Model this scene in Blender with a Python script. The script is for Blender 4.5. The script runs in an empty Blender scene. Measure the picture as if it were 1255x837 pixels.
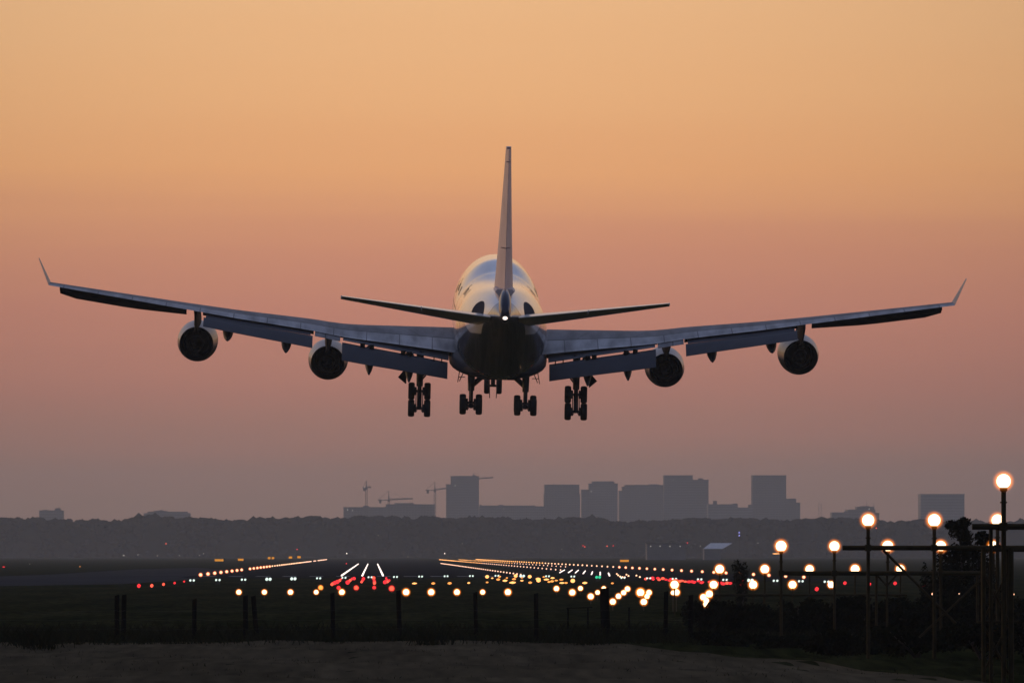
import bpy, bmesh, math, random
import numpy as np
from mathutils import Vector, Matrix, Euler

R = math.radians
random.seed(7)
rng = np.random.default_rng(7)
sc = bpy.context.scene
COL = sc.collection

# ------------------------------------------------------------------ camera
F_PX, W_PX, H_PX = 9500.0, 1255.0, 837.0      # focal length in photo pixels
HZ_Y, VP_X = 678.5, 457.0                     # horizon row / runway vanishing column
CAM_Z = 3.2
cam = bpy.data.cameras.new('camera')
cam_o = bpy.data.objects.new('camera', cam)
COL.objects.link(cam_o)
cam.sensor_width = 36.0
cam.lens = F_PX / W_PX * 36.0
cam.clip_start = 1.0
cam.clip_end = 40000.0
cam_o.location = (0, 0, CAM_Z)
PITCH = math.atan((HZ_Y - H_PX / 2) / F_PX)
YAW = math.atan((W_PX / 2 - VP_X) / F_PX)
cam_o.rotation_euler = (math.pi / 2 + PITCH, 0, -YAW)
sc.camera = cam_o
CAM_R = Euler(cam_o.rotation_euler).to_matrix()

# ------------------------------------------------------------------ world: dusk sky
SUN_AZ, SUN_EL = -58.0, 2.0                   # sun just left of the view, almost set
world = bpy.data.worlds.new('World')
sc.world = world
world.use_nodes = True
wt = world.node_tree
wn, wl = wt.nodes, wt.links
bg = wn['Background']
bg.inputs['Strength'].default_value = 1.0


def lin(r, g, b):
    f = lambda c: (c / 255 / 12.92) if c / 255 <= 0.04045 else ((c / 255 + 0.055) / 1.055) ** 2.4
    return (f(r), f(g), f(b), 1.0)


def math_node(nt, op, a, b=None, c=None):
    n = nt.nodes.new('ShaderNodeMath')
    n.operation = op
    for i, v in enumerate((a, b, c)):
        if v is None:
            continue
        if hasattr(v, 'is_output'):
            nt.links.new(v, n.inputs[i])
        else:
            n.inputs[i].default_value = v
    return n.outputs[0]


def ramp_node(nt, fac, stops, interp='LINEAR'):
    n = nt.nodes.new('ShaderNodeValToRGB')
    n.color_ramp.interpolation = interp
    e = n.color_ramp.elements
    e[0].position, e[0].color = stops[0]
    e[1].position, e[1].color = stops[-1]
    for p, c in stops[1:-1]:
        x = e.new(p)
        x.color = c
    nt.links.new(fac, n.inputs[0])
    return n.outputs[0]


def mix_node(nt, fac, a, b, mode='MIX'):
    n = nt.nodes.new('ShaderNodeMix')
    n.data_type = 'RGBA'
    n.blend_type = mode
    n.clamp_result = False
    for sock, v in ((n.inputs[0], fac), (n.inputs[6], a), (n.inputs[7], b)):
        if hasattr(v, 'is_output'):
            nt.links.new(v, sock)
        else:
            sock.default_value = v
    return n.outputs[2]


sky = wn.new('ShaderNodeTexSky')
sky.sky_type = 'NISHITA'
sky.sun_disc = False
sky.sun_elevation = R(SUN_EL)
sky.sun_rotation = R(SUN_AZ)
sky.dust_density = 2.0
sky.ozone_density = 2.0
tcw = wn.new('ShaderNodeTexCoord')
sep = wn.new('ShaderNodeSeparateXYZ')
wl.new(tcw.outputs['Generated'], sep.inputs[0])
dx, dy, dz = sep.outputs[0], sep.outputs[1], sep.outputs[2]
# thin level streaks of dust in the lower sky
mp = wn.new('ShaderNodeMapping')
mp.inputs['Scale'].default_value = (6, 6, 150)
wl.new(tcw.outputs['Generated'], mp.inputs[0])
nz = wn.new('ShaderNodeTexNoise')
nz.inputs['Scale'].default_value = 1.3
nz.inputs['Detail'].default_value = 5
wl.new(mp.outputs[0], nz.inputs[0])
streak = math_node(wt, 'MULTIPLY_ADD', nz.outputs[0], 0.0064, -0.0032)
elev = math_node(wt, 'ADD', dz, streak)
el10 = math_node(wt, 'MULTIPLY', elev, 10.0)          # 0..1 over the lowest 5.7 degrees
SKY_LOW = [(0.0, lin(150, 112, 98)), (0.057, lin(150, 114, 98)), (0.12, lin(160, 117, 102)),
           (0.205, lin(182, 121, 106)), (0.31, lin(199, 129, 110)), (0.394, lin(210, 139, 110)),
           (0.493, lin(234, 165, 112)), (0.604, lin(238, 176, 122)), (0.713, lin(238, 182, 130)),
           (1.0, lin(240, 190, 142))]
low = ramp_node(wt, el10, SKY_LOW)
high = ramp_node(wt, dz, [(0.0, lin(240, 190, 142)), (0.10, lin(240, 190, 142)), (0.20, lin(205, 180, 164)),
                          (0.30, lin(148, 152, 180)), (0.45, lin(128, 138, 172)), (0.7, lin(112, 120, 148)), (1.0, lin(100, 110, 140))])
isup = math_node(wt, 'SUBTRACT', math_node(wt, 'MULTIPLY', dz, 40.0), 3.2)
n = wn.new('ShaderNodeClamp'); wl.new(isup, n.inputs[0])
front = mix_node(wt, n.outputs[0], low, high)
rear = ramp_node(wt, dz, [(0.0, lin(88, 82, 92)), (0.08, lin(112, 104, 120)), (0.25, lin(122, 124, 152)),
                          (0.6, lin(108, 118, 146)), (1.0, lin(98, 108, 136))])
fr = wn.new('ShaderNodeMapRange'); fr.interpolation_type = 'SMOOTHSTEP'
wl.new(dy, fr.inputs[0]); fr.inputs[1].default_value = -0.30; fr.inputs[2].default_value = 0.55
grad = mix_node(wt, fr.outputs[0], rear, front)
# the glow fades slowly to both sides of the brightest azimuth
dxo = math_node(wt, 'ADD', dx, -0.012)
side = math_node(wt, 'MULTIPLY', math_node(wt, 'MULTIPLY', dxo, dxo), -34.0)
side = math_node(wt, 'MAXIMUM', math_node(wt, 'ADD', side, 1.0), 0.80)
vs = wn.new('ShaderNodeVectorMath'); vs.operation = 'SCALE'
wl.new(grad, vs.inputs[0]); wl.new(side, vs.inputs['Scale'])
sk = wn.new('ShaderNodeVectorMath'); sk.operation = 'SCALE'
wl.new(sky.outputs[0], sk.inputs[0]); sk.inputs['Scale'].default_value = 0.05
ad = wn.new('ShaderNodeVectorMath'); ad.operation = 'ADD'
wl.new(vs.outputs[0], ad.inputs[0]); wl.new(sk.outputs[0], ad.inputs[1])
wl.new(ad.outputs[0], bg.inputs['Color'])

# ------------------------------------------------------------------ sun, exposure
sun = bpy.data.lights.new('sun', 'SUN')
sun.energy = 0.6
sun.angle = R(3.0)
sun.color = (1.0, 0.60, 0.30)
sun_o = bpy.data.objects.new('sun', sun)
COL.objects.link(sun_o)
sd = Vector((math.sin(R(SUN_AZ)) * math.cos(R(SUN_EL)), math.cos(R(SUN_AZ)) * math.cos(R(SUN_EL)), math.sin(R(SUN_EL))))
sun_o.rotation_euler = sd.to_track_quat('Z', 'Y').to_euler()
sun_o.location = sd * 300

vs_ = sc.view_settings
vs_.view_transform = 'Standard'
vs_.look = 'None'
vs_.exposure = 0.0
vs_.gamma = 1.0
vs_.use_curve_mapping = False
sc.cycles.max_bounces = 6
sc.cycles.volume_bounces = 0
sc.cycles.transparent_max_bounces = 16
sc.cycles.sample_clamp_indirect = 3.0
sc.cycles.use_denoising = True


# ------------------------------------------------------------------ helpers
def ray(px, py):
    v = Vector(((px - W_PX / 2) / F_PX, -(py - H_PX / 2) / F_PX, -1.0))
    return CAM_R @ v


def at(px, py, d):
    """point seen at that pixel, d metres down the +Y axis"""
    v = ray(px, py)
    v = v * (d / v.y)
    return Vector((v.x, v.y, v.z + CAM_Z))


def gnd(px, py, z=0.0):
    v = ray(px, py)
    v = v * ((z - CAM_Z) / v.z)
    return Vector((v.x, v.y, z))


class MB:
    def __init__(self):
        self.v, self.f, self.a = [], [], []

    def add(self, verts, faces, attr=None):
        o = len(self.v)
        self.v += [tuple(p) for p in verts]
        self.f += [tuple(i + o for i in f) for f in faces]
        self.a += list(attr) if attr is not None else [0.0] * len(verts)
        return self

    def box(self, x0, x1, y0, y1, z0, z1):
        v = [(x, y, z) for z in (z0, z1) for y in (y0, y1) for x in (x0, x1)]
        return self.add(v, [(0, 2, 3, 1), (4, 5, 7, 6), (0, 1, 5, 4), (2, 6, 7, 3), (0, 4, 6, 2), (1, 3, 7, 5)])

    def tube(self, a, b, r0, r1=None, n=10):
        a, b = Vector(a), Vector(b)
        r1 = r0 if r1 is None else r1
        d = (b - a).normalized()
        u = d.orthogonal().normalized()
        w = d.cross(u)
        vs = []
        for p, r in ((a, r0), (b, r1)):
            for i in range(n):
                t = 2 * math.pi * i / n
                vs.append(p + u * (r * math.cos(t)) + w * (r * math.sin(t)))
        fs = [(i, (i + 1) % n, n + (i + 1) % n, n + i) for i in range(n)]
        fs += [tuple(range(n - 1, -1, -1)), tuple(range(n, 2 * n))]
        return self.add(vs, fs)

    def lathe(self, prof, origin, axis, n=28, cap=False):
        """prof: (distance along axis, radius)"""
        o, d = Vector(origin), Vector(axis).normalized()
        u = d.orthogonal().normalized()
        w = d.cross(u)
        vs = []
        for t, r in prof:
            for i in range(n):
                q = 2 * math.pi * i / n
                vs.append(o + d * t + u * (r * math.cos(q)) + w * (r * math.sin(q)))
        m = len(prof)
        fs = [(j * n + i, j * n + (i + 1) % n, (j + 1) * n + (i + 1) % n, (j + 1) * n + i)
              for j in range(m - 1) for i in range(n)]
        if cap:
            fs += [tuple(range(n - 1, -1, -1)), tuple((m - 1) * n + i for i in range(n))]
        return self.add(vs, fs)

    def loft(self, rings, cap=True, attr=None):
        n = len(rings[0])
        vs = [p for r in rings for p in r]
        fs = [(j * n + i, j * n + (i + 1) % n, (j + 1) * n + (i + 1) % n, (j + 1) * n + i)
              for j in range(len(rings) - 1) for i in range(n)]
        if cap:
            fs += [tuple(range(n - 1, -1, -1)), tuple((len(rings) - 1) * n + i for i in range(n))]
        return self.add(vs, fs, attr)

    def ball(self, c, r, sub=2, jitter=0.0, scale=(1, 1, 1)):
        v, f = ICO[sub]
        k = rng.normal(0, jitter, len(v)) if jitter else np.zeros(len(v))
        p = [(c[0] + a * r * scale[0] * (1 + e), c[1] + b * r * scale[1] * (1 + e), c[2] + g * r * scale[2] * (1 + e))
             for (a, b, g), e in zip(v, k)]
        return self.add(p, f)

    def build(self, name, mat, parent=None, smooth=None):
        me = bpy.data.meshes.new(name)
        me.from_pydata(self.v, [], self.f)
        me.validate()
        bm = bmesh.new()
        bm.from_mesh(me)
        bmesh.ops.recalc_face_normals(bm, faces=bm.faces)
        bm.to_mesh(me)
        bm.free()
        if any(self.a):
            at_ = me.attributes.new('uc', 'FLOAT', 'POINT')
            at_.data.foreach_set('value', self.a)
        if smooth is not None:
            me.polygons.foreach_set('use_smooth', [True] * len(me.polygons))
            me.set_sharp_from_angle(angle=R(smooth))
        me.materials.append(mat)
        o = bpy.data.objects.new(name, me)
        COL.objects.link(o)
        if parent is not None:
            o.parent = parent
        return o


ICO = {}
for _s in (1, 2, 3):
    _b = bmesh.new()
    bmesh.ops.create_icosphere(_b, subdivisions=_s, radius=1.0)
    ICO[_s] = ([tuple(v.co) for v in _b.verts], [tuple(v.index for v in f.verts) for f in _b.faces])
    _b.free()


def tag(o, label=None, cat=None, group=None, kind=None):
    if label: o['label'] = label
    if cat: o['category'] = cat
    if group: o['group'] = group
    if kind: o['kind'] = kind
    return o


def empty(name, loc=(0, 0, 0)):
    o = bpy.data.objects.new(name, None)
    o.location = loc
    COL.objects.link(o)
    return o


def copy_tree(o, parent=None):
    c = o.copy()
    COL.objects.link(c)
    if parent is not None:
        c.parent = parent
    for ch in list(o.children):
        copy_tree(ch, c)
    return c


def mat(name, base=(0.5, 0.5, 0.5), rough=0.6, metal=0.0, noise=0.0, nscale=1.0, spec=0.5, coat=0.0, bump=0.0, bscale=4.0):
    m = bpy.data.materials.new(name)
    m.use_nodes = True
    nt = m.node_tree
    b = nt.nodes['Principled BSDF']
    b.inputs['Base Color'].default_value = (*base, 1)
    b.inputs['Roughness'].default_value = rough
    b.inputs['Metallic'].default_value = metal
    b.inputs['Specular IOR Level'].default_value = spec
    b.inputs['Coat Weight'].default_value = coat
    tc = nt.nodes.new('ShaderNodeTexCoord')
    if noise > 0:
        t = nt.nodes.new('ShaderNodeTexNoise')
        t.inputs['Scale'].default_value = nscale
        t.inputs['Detail'].default_value = 6
        nt.links.new(tc.outputs['Object'], t.inputs[0])
        lo = tuple(c * (1 - noise) for c in base) + (1,)
        hi = tuple(min(1, c * (1 + noise)) for c in base) + (1,)
        nt.links.new(ramp_node(nt, t.outputs[0], [(0.3, lo), (0.7, hi)]), b.inputs['Base Color'])
    if bump > 0:
        t = nt.nodes.new('ShaderNodeTexNoise')
        t.inputs['Scale'].default_value = bscale
        t.inputs['Detail'].default_value = 4
        nt.links.new(tc.outputs['Object'], t.inputs[0])
        bn = nt.nodes.new('ShaderNodeBump')
        bn.inputs['Strength'].default_value = bump
        nt.links.new(t.outputs[0], bn.inputs['Height'])
        nt.links.new(bn.outputs[0], b.inputs['Normal'])
    return m


def emit(name, col, strength, sampled=False):
    m = bpy.data.materials.new(name)
    m.use_nodes = True
    nt = m.node_tree
    nt.nodes.remove(nt.nodes['Principled BSDF'])
    e = nt.nodes.new('ShaderNodeEmission')
    e.inputs[0].default_value = (*col, 1)
    e.inputs[1].default_value = strength
    nt.links.new(e.outputs[0], nt.nodes['Material Output'].inputs['Surface'])
    m.cycles.emission_sampling = 'AUTO' if sampled else 'NONE'
    return m


def glow_volume(name, col, strength):
    """added glow round a lamp, given off through the depth of a ball"""
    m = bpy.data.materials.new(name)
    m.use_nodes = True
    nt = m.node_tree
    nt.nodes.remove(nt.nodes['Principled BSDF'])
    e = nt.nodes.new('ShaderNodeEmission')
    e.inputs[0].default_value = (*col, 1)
    tc = nt.nodes.new('ShaderNodeTexCoord')                 # unit ball: glow grows stronger towards the bulb
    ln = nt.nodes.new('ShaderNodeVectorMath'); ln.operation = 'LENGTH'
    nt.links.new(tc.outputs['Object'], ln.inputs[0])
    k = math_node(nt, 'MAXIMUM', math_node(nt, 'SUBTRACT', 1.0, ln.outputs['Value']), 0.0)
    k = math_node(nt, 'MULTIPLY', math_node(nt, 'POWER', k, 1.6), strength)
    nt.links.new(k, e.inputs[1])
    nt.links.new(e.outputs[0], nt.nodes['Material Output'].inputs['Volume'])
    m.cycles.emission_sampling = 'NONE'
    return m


ORD = ['first', 'second', 'third', 'fourth', 'fifth', 'sixth', 'seventh', 'eighth', 'ninth', 'tenth', 'eleventh',
       'twelfth', 'thirteenth', 'fourteenth', 'fifteenth', 'sixteenth', 'seventeenth', 'eighteenth', 'nineteenth', 'twentieth']

# ------------------------------------------------------------------ materials
M = {}
M['tyre'] = mat('tyre_rubber', (0.006, 0.006, 0.007), 0.85, noise=0.3, nscale=6)
M['gear'] = mat('gear_steel', (0.022, 0.022, 0.025), 0.55, 0.2, noise=0.3, nscale=3)
M['rim'] = mat('wheel_rim', (0.12, 0.12, 0.13), 0.45, 0.6, noise=0.2, nscale=4)
M['duct'] = mat('exhaust_metal', (0.010, 0.010, 0.011), 0.55, 0.2, noise=0.3, nscale=2)
M['core'] = mat('core_cowl_metal', (0.07, 0.068, 0.066), 0.4, 0.8, noise=0.25, nscale=2)
M['navy'] = mat('navy_paint', (0.012, 0.020, 0.055), 0.28, noise=0.15, nscale=0.8, coat=0.3)
M['navy_matt'] = mat('navy_matt_paint', (0.010, 0.015, 0.034), 0.6, noise=0.2, nscale=0.8, spec=0.15)
M['white'] = mat('white_paint', (0.80, 0.80, 0.80), 0.34, noise=0.04, nscale=0.7, coat=0.6)
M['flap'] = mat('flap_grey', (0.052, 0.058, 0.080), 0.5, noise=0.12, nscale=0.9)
M['dark'] = mat('cavity_dark', (0.004, 0.004, 0.0045), 0.95, noise=0.2, nscale=2, spec=0.0)
M['fairing'] = mat('fairing_grey', (0.025, 0.025, 0.03), 0.5, noise=0.15, nscale=1.5)
M['pylon'] = mat('pylon_paint', (0.018, 0.018, 0.022), 0.7, noise=0.2, nscale=1, spec=0.15)
M['concrete'] = mat('facade_concrete', (0.16, 0.155, 0.155), 0.85, noise=0.12, nscale=0.05)
M['wood'] = mat('weathered_wood', (0.006, 0.0055, 0.005), 1.0, noise=0.4, nscale=6, bump=0.4, bscale=14, spec=0.0)
M['olive'] = mat('gantry_paint', (0.024, 0.019, 0.006), 0.7, noise=0.35, nscale=3, spec=0.12)
M['post'] = mat('lamp_post_paint', (0.02, 0.018, 0.012), 0.55, noise=0.3, nscale=4)
M['leaf'] = mat('dark_leaves', (0.010, 0.012, 0.006), 0.9, noise=0.5, nscale=1.2, spec=0.0)
M['bark'] = mat('bark', (0.02, 0.017, 0.013), 0.9, noise=0.4, nscale=5)
M['wood_far'] = mat('far_canopy', (0.010, 0.011, 0.008), 0.95, noise=0.3, nscale=0.12, spec=0.0)
M['bulb'] = emit('lamp_white_hot', (1.0, 0.74, 0.42), 2.9)
M['bulb_near'] = emit('lamp_white_hot_near', (1.0, 0.77, 0.46), 3.6, True)
M['warm'] = emit('lamp_warm', (1.0, 0.54, 0.31), 2.2)
M['warm_far'] = emit('lamp_warm_far', (1.0, 0.56, 0.38), 1.9)
M['gold'] = emit('lamp_gold', (1.0, 0.43, 0.13), 2.2)
M['amber'] = emit('lamp_amber', (1.0, 0.36, 0.08), 1.6)
M['white_l'] = emit('lamp_white', (1.0, 0.84, 0.74), 2.0)
M['green'] = emit('lamp_green_white', (0.82, 1.0, 0.90), 1.2)
M['green2'] = emit('lamp_green', (0.05, 0.75, 0.38), 1.0)
M['red'] = emit('lamp_red', (1.0, 0.035, 0.045), 1.35)
M['redglow'] = emit('lamp_red_hot', (1.0, 0.10, 0.055), 1.8)
M['blue'] = emit('lamp_blue', (0.35, 0.35, 1.0), 0.9)
M['dim'] = emit('lamp_dim', (0.80, 0.74, 0.66), 0.55)
M['sign'] = emit('sign_orange', (1.0, 0.38, 0.03), 0.75)
M['halo'] = glow_volume('lamp_glow_amber', (1.0, 0.24, 0.02), 20.0)  # added light halos round the lamps, no real glass
M['halo_pink'] = glow_volume('lamp_glow_pink', (1.0, 0.22, 0.08), 14.0)
M['halo_red'] = glow_volume('lamp_glow_red', (1.0, 0.03, 0.02), 16.0)


def fuselage_material():
    m = bpy.data.materials.new('fuselage_paint')
    m.use_nodes = True
    nt = m.node_tree
    b = nt.nodes['Principled BSDF']
    tc = nt.nodes.new('ShaderNodeTexCoord')
    sp = nt.nodes.new('ShaderNodeSeparateXYZ')
    nt.links.new(tc.outputs['Object'], sp.inputs[0])
    y, z = sp.outputs[1], sp.outputs[2]
    # paint line height over the length (y = 34 - station)
    mr = nt.nodes.new('ShaderNodeMapRange')
    nt.links.new(y, mr.inputs[0])
    mr.inputs[1].default_value = 34; mr.inputs[2].default_value = -36
    mr.inputs[3].default_value = 0; mr.inputs[4].default_value = 1
    t = mr.outputs[0]
    h = ramp_node(nt, t, [(p, (v / 8, v / 8, v / 8, 1)) for p, v in
                          ((0.0, 2.1), (0.45, 2.3), (0.62, 3.0), (0.69, 4.05), (0.745, 4.45), (0.785, 4.3), (0.82, 3.75), (0.865, 3.8),
                           (0.897, 4.7), (0.925, 5.6), (0.945, 7.2), (1.0, 7.9))])
    d = math_node(nt, 'SUBTRACT', z, math_node(nt, 'MULTIPLY', h, 8.0))
    k = nt.nodes.new('ShaderNodeMapRange')
    nt.links.new(d, k.inputs[0]); k.inputs[1].default_value = -0.04; k.inputs[2].default_value = 0.04
    # frame joints every 2.6 m and lap joints, faint
    fy = math_node(nt, 'FRACT', math_node(nt, 'MULTIPLY', y, 1 / 2.6))
    jy = math_node(nt, 'LESS_THAN', fy, 0.022)
    tn = nt.nodes.new('ShaderNodeTexNoise'); tn.inputs['Scale'].default_value = 0.5; tn.inputs['Detail'].default_value = 6
    mpg = nt.nodes.new('ShaderNodeMapping'); mpg.inputs['Scale'].default_value = (2.2, 0.22, 2.2)
    nt.links.new(tc.outputs['Object'], mpg.inputs[0]); nt.links.new(mpg.outputs[0], tn.inputs[0])
    white = ramp_node(nt, tn.outputs[0], [(0.3, (0.74, 0.74, 0.75, 1)), (0.65, (0.86, 0.86, 0.86, 1))])
    white = mix_node(nt, math_node(nt, 'MULTIPLY', jy, 0.35), white, (0.2, 0.2, 0.22, 1))
    tn2 = nt.nodes.new('ShaderNodeTexNoise'); tn2.inputs['Scale'].default_value = 0.6; tn2.inputs['Detail'].default_value = 3  # pale streaks in the navy: belly reflections painted into the colour
    mp2 = nt.nodes.new('ShaderNodeMapping'); mp2.inputs['Scale'].default_value = (3.6, 0.08, 0.25)
    nt.links.new(tc.outputs['Object'], mp2.inputs[0]); nt.links.new(mp2.outputs[0], tn2.inputs[0])
    navy = ramp_node(nt, tn2.outputs[0], [(0.40, (0.005, 0.008, 0.022, 1)), (0.52, (0.085, 0.092, 0.115, 1)), (0.56, (0.012, 0.015, 0.030, 1)),
                                          (0.63, (0.07, 0.078, 0.10, 1)), (0.68, (0.006, 0.010, 0.026, 1))])
    # worn dark rubbing plate around the tailplane root
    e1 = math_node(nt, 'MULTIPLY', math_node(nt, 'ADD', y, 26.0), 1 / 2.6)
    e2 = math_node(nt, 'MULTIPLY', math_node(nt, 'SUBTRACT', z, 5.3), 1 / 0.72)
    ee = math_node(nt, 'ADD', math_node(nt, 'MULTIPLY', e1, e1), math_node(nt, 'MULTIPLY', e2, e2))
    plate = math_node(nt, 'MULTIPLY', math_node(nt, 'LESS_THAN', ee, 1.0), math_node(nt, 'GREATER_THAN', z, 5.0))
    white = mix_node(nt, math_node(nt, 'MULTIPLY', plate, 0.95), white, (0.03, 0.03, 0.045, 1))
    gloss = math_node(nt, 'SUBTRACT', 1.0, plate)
    nt.links.new(math_node(nt, 'MULTIPLY', gloss, 0.9), b.inputs['Coat Weight'])
    nt.links.new(math_node(nt, 'MULTIPLY', gloss, 0.5), b.inputs['Specular IOR Level'])
    nt.links.new(mix_node(nt, k.outputs[0], navy, white), b.inputs['Base Color'])
    b.inputs['Roughness'].default_value = 0.32
    b.inputs['Coat Weight'].default_value = 0.9
    b.inputs['Coat Roughness'].default_value = 0.07
    return m


def wing_material():
    m = bpy.data.materials.new('wing_skin')
    m.use_nodes = True
    nt = m.node_tree
    b = nt.nodes['Principled BSDF']
    a = nt.nodes.new('ShaderNodeAttribute'); a.attribute_name = 'uc'
    u = a.outputs['Fac']
    tc = nt.nodes.new('ShaderNodeTexCoord')
    sp = nt.nodes.new('ShaderNodeSeparateXYZ'); nt.links.new(tc.outputs['Object'], sp.inputs[0])
    ax = math_node(nt, 'ABSOLUTE', sp.outputs[0])
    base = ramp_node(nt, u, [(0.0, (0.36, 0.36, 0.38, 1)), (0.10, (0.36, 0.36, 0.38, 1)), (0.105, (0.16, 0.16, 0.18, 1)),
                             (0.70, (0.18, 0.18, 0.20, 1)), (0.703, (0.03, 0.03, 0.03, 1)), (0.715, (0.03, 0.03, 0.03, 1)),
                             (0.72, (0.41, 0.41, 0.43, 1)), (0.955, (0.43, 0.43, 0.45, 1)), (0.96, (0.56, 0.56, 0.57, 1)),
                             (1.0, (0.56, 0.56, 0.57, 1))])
    # skin joints of the front panels
    fw = math_node(nt, 'FRACT', math_node(nt, 'ADD', math_node(nt, 'MULTIPLY', ax, 1 / 4.1), math_node(nt, 'MULTIPLY', u, 0.9)))
    lw = math_node(nt, 'MULTIPLY', math_node(nt, 'LESS_THAN', fw, 0.025), math_node(nt, 'LESS_THAN', u, 0.70))
    base = mix_node(nt, math_node(nt, 'MULTIPLY', lw, 0.6), base, (0.05, 0.05, 0.06, 1))
    # spoiler panel edges, only on the rear strip
    fx = math_node(nt, 'FRACT', math_node(nt, 'MULTIPLY', ax, 1 / 2.35))
    ln = math_node(nt, 'MULTIPLY', math_node(nt, 'LESS_THAN', fx, 0.03), math_node(nt, 'GREATER_THAN', u, 0.72))
    base = mix_node(nt, math_node(nt, 'MULTIPLY', ln, 0.7), base, (0.05, 0.05, 0.06, 1))
    t = nt.nodes.new('ShaderNodeTexNoise'); t.inputs['Scale'].default_value = 0.5; t.inputs['Detail'].default_value = 7
    mp_ = nt.nodes.new('ShaderNodeMapping'); mp_.inputs['Scale'].default_value = (2.2, 0.35, 1)
    nt.links.new(tc.outputs['Object'], mp_.inputs[0]); nt.links.new(mp_.outputs[0], t.inputs[0])
    g = ramp_node(nt, t.outputs[0], [(0.32, (0.52, 0.51, 0.52, 1)), (0.66, (1.18, 1.18, 1.18, 1))])
    nt.links.new(mix_node(nt, 1.0, base, g, 'MULTIPLY'), b.inputs['Base Color'])
    b.inputs['Roughness'].default_value = 0.55
    b.inputs['Specular IOR Level'].default_value = 0.25
    return m


M['fin'] = mat('fin_paint', (0.66, 0.53, 0.51), 0.45, noise=0.10, nscale=0.6)
M['winglet'] = mat('winglet_paint', (0.42, 0.40, 0.40), 0.5, noise=0.1, nscale=1)
M['fuselage'] = fuselage_material()
M['wing'] = wing_material()


# ================================================================== SETTING
def ground_material(name, lo, hi, k=1.0, c=0.55):
    m = bpy.data.materials.new(name)
    m.use_nodes = True
    nt = m.node_tree
    b = nt.nodes['Principled BSDF']
    tc = nt.nodes.new('ShaderNodeTexCoord')

    def noise(scale, sx, sy, det=6):
        mp_ = nt.nodes.new('ShaderNodeMapping'); mp_.inputs['Scale'].default_value = (sx, sy, 1)
        nt.links.new(tc.outputs['Object'], mp_.inputs[0])
        t = nt.nodes.new('ShaderNodeTexNoise'); t.inputs['Scale'].default_value = scale; t.inputs['Detail'].default_value = det
        nt.links.new(mp_.outputs[0], t.inputs[0])
        return t.outputs[0]
    c1 = ramp_node(nt, noise(0.25 * k, 1, 0.08), [(0.32, (*lo, 1)), (0.68, (*hi, 1))])
    c2 = ramp_node(nt, noise(2.0, 1, 0.07), [(0.3, (1 - c, 1 - c, 1 - c, 1)), (0.72, (1 + c, 1 + c, 1 + c * 0.85, 1))])
    nt.links.new(mix_node(nt, 1.0, c1, c2, 'MULTIPLY'), b.inputs['Base Color'])
    b.inputs['Roughness'].default_value = 1.0
    b.inputs['Specular IOR Level'].default_value = 0.0
    return m


M['grass'] = ground_material('field_grass', (0.010, 0.014, 0.004), (0.031, 0.031, 0.012))


def axis_steps(lo, hi, fine_lo, fine_hi, fine, grow=1.35):
    xs = list(np.arange(fine_lo, fine_hi + 1e-6, fine))
    s = fine
    x = fine_hi
    while x < hi:
        s *= grow; x = min(hi, x + s); xs.append(x)
    s = fine
    x = fine_lo
    while x > lo:
        s *= grow; x = max(lo, x - s); xs.insert(0, x)
    return xs


gx = axis_steps(-7000, 7000, -30, 40, 1.0)
gy = axis_steps(-1500, 14000, 150, 300, 1.0)
nxp, nyp = len(gx), len(gy)


def relief(x, y):
    w = min(1, max(0, (y - 150) / 30)) * min(1, max(0, (330 - y) / 30)) * min(1, max(0, (60 - abs(x)) / 20))
    return w * (0.05 * math.sin(y * 0.55 + 0.3 * math.sin(x * 0.2)) * math.sin(x * 0.13 + y * 0.07) + 0.05 * math.sin(x * 0.31 + y * 0.21)
                + 0.035 * math.sin(x * 0.9 + 1.7 * math.sin(y * 0.4)))


gb = MB()
gv = [(x, y, relief(x, y)) for y in gy for x in gx]
gf = [(j * nxp + i, j * nxp + i + 1, (j + 1) * nxp + i + 1, (j + 1) * nxp + i) for j in range(nyp - 1) for i in range(nxp - 1)]
gb.add(gv, gf)
tag(gb.build('ground', M['grass'], smooth=60), kind='structure')

M['asphalt'] = mat('asphalt', (0.018, 0.018, 0.020), 0.85, noise=0.35, nscale=0.06, spec=0.0)
M['apron'] = mat('pale_concrete', (0.052, 0.050, 0.054), 0.9, noise=0.3, nscale=0.05, spec=0.0)
M['dirt'] = ground_material('dry_track', (0.064, 0.051, 0.032), (0.110, 0.088, 0.056), 1.1, 0.28)


def sheet(name, pts, z, m):
    b = MB()
    b.add([(p[0], p[1], z) for p in pts], [tuple(range(len(pts)))])
    return tag(b.build(name, m), kind='structure')


RW_L, RW_R = -26.0, 23.5
sheet('runway', [(RW_L, 1030), (RW_R, 1030), (RW_R, 4050), (RW_L, 4050)], 0.012, M['asphalt'])
tw = [gnd(*p) for p in ((-60, 719), (150, 715.5), (228, 710.5), (262, 707.3))] + [Vector((-26.6, 1500, 0))] + \
     [gnd(*p) for p in ((240, 695.5), (165, 697.5), (60, 704), (-60, 708))]
sheet('taxiway', tw, 0.008, M['apron'])
sheet('second_runway', [(30.0, 930), (58.0, 930), (58.0, 4050), (30.0, 4050)], 0.012, M['asphalt'])


b = MB()
for k in range(12):
    x0 = -24.2 + k * 3.8 + (2.0 if k >= 6 else 0)
    b.add([(x0, 1088, 0.02), (x0 + 1.9, 1088, 0.02), (x0 + 1.9, 1120, 0.02), (x0, 1120, 0.02)], [(0, 1, 2, 3)])
tag(b.build('runway_markings', mat('worn_runway_paint', (0.24, 0.24, 0.24), 0.9, noise=0.3, nscale=0.3, spec=0.0)), kind='structure')


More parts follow.
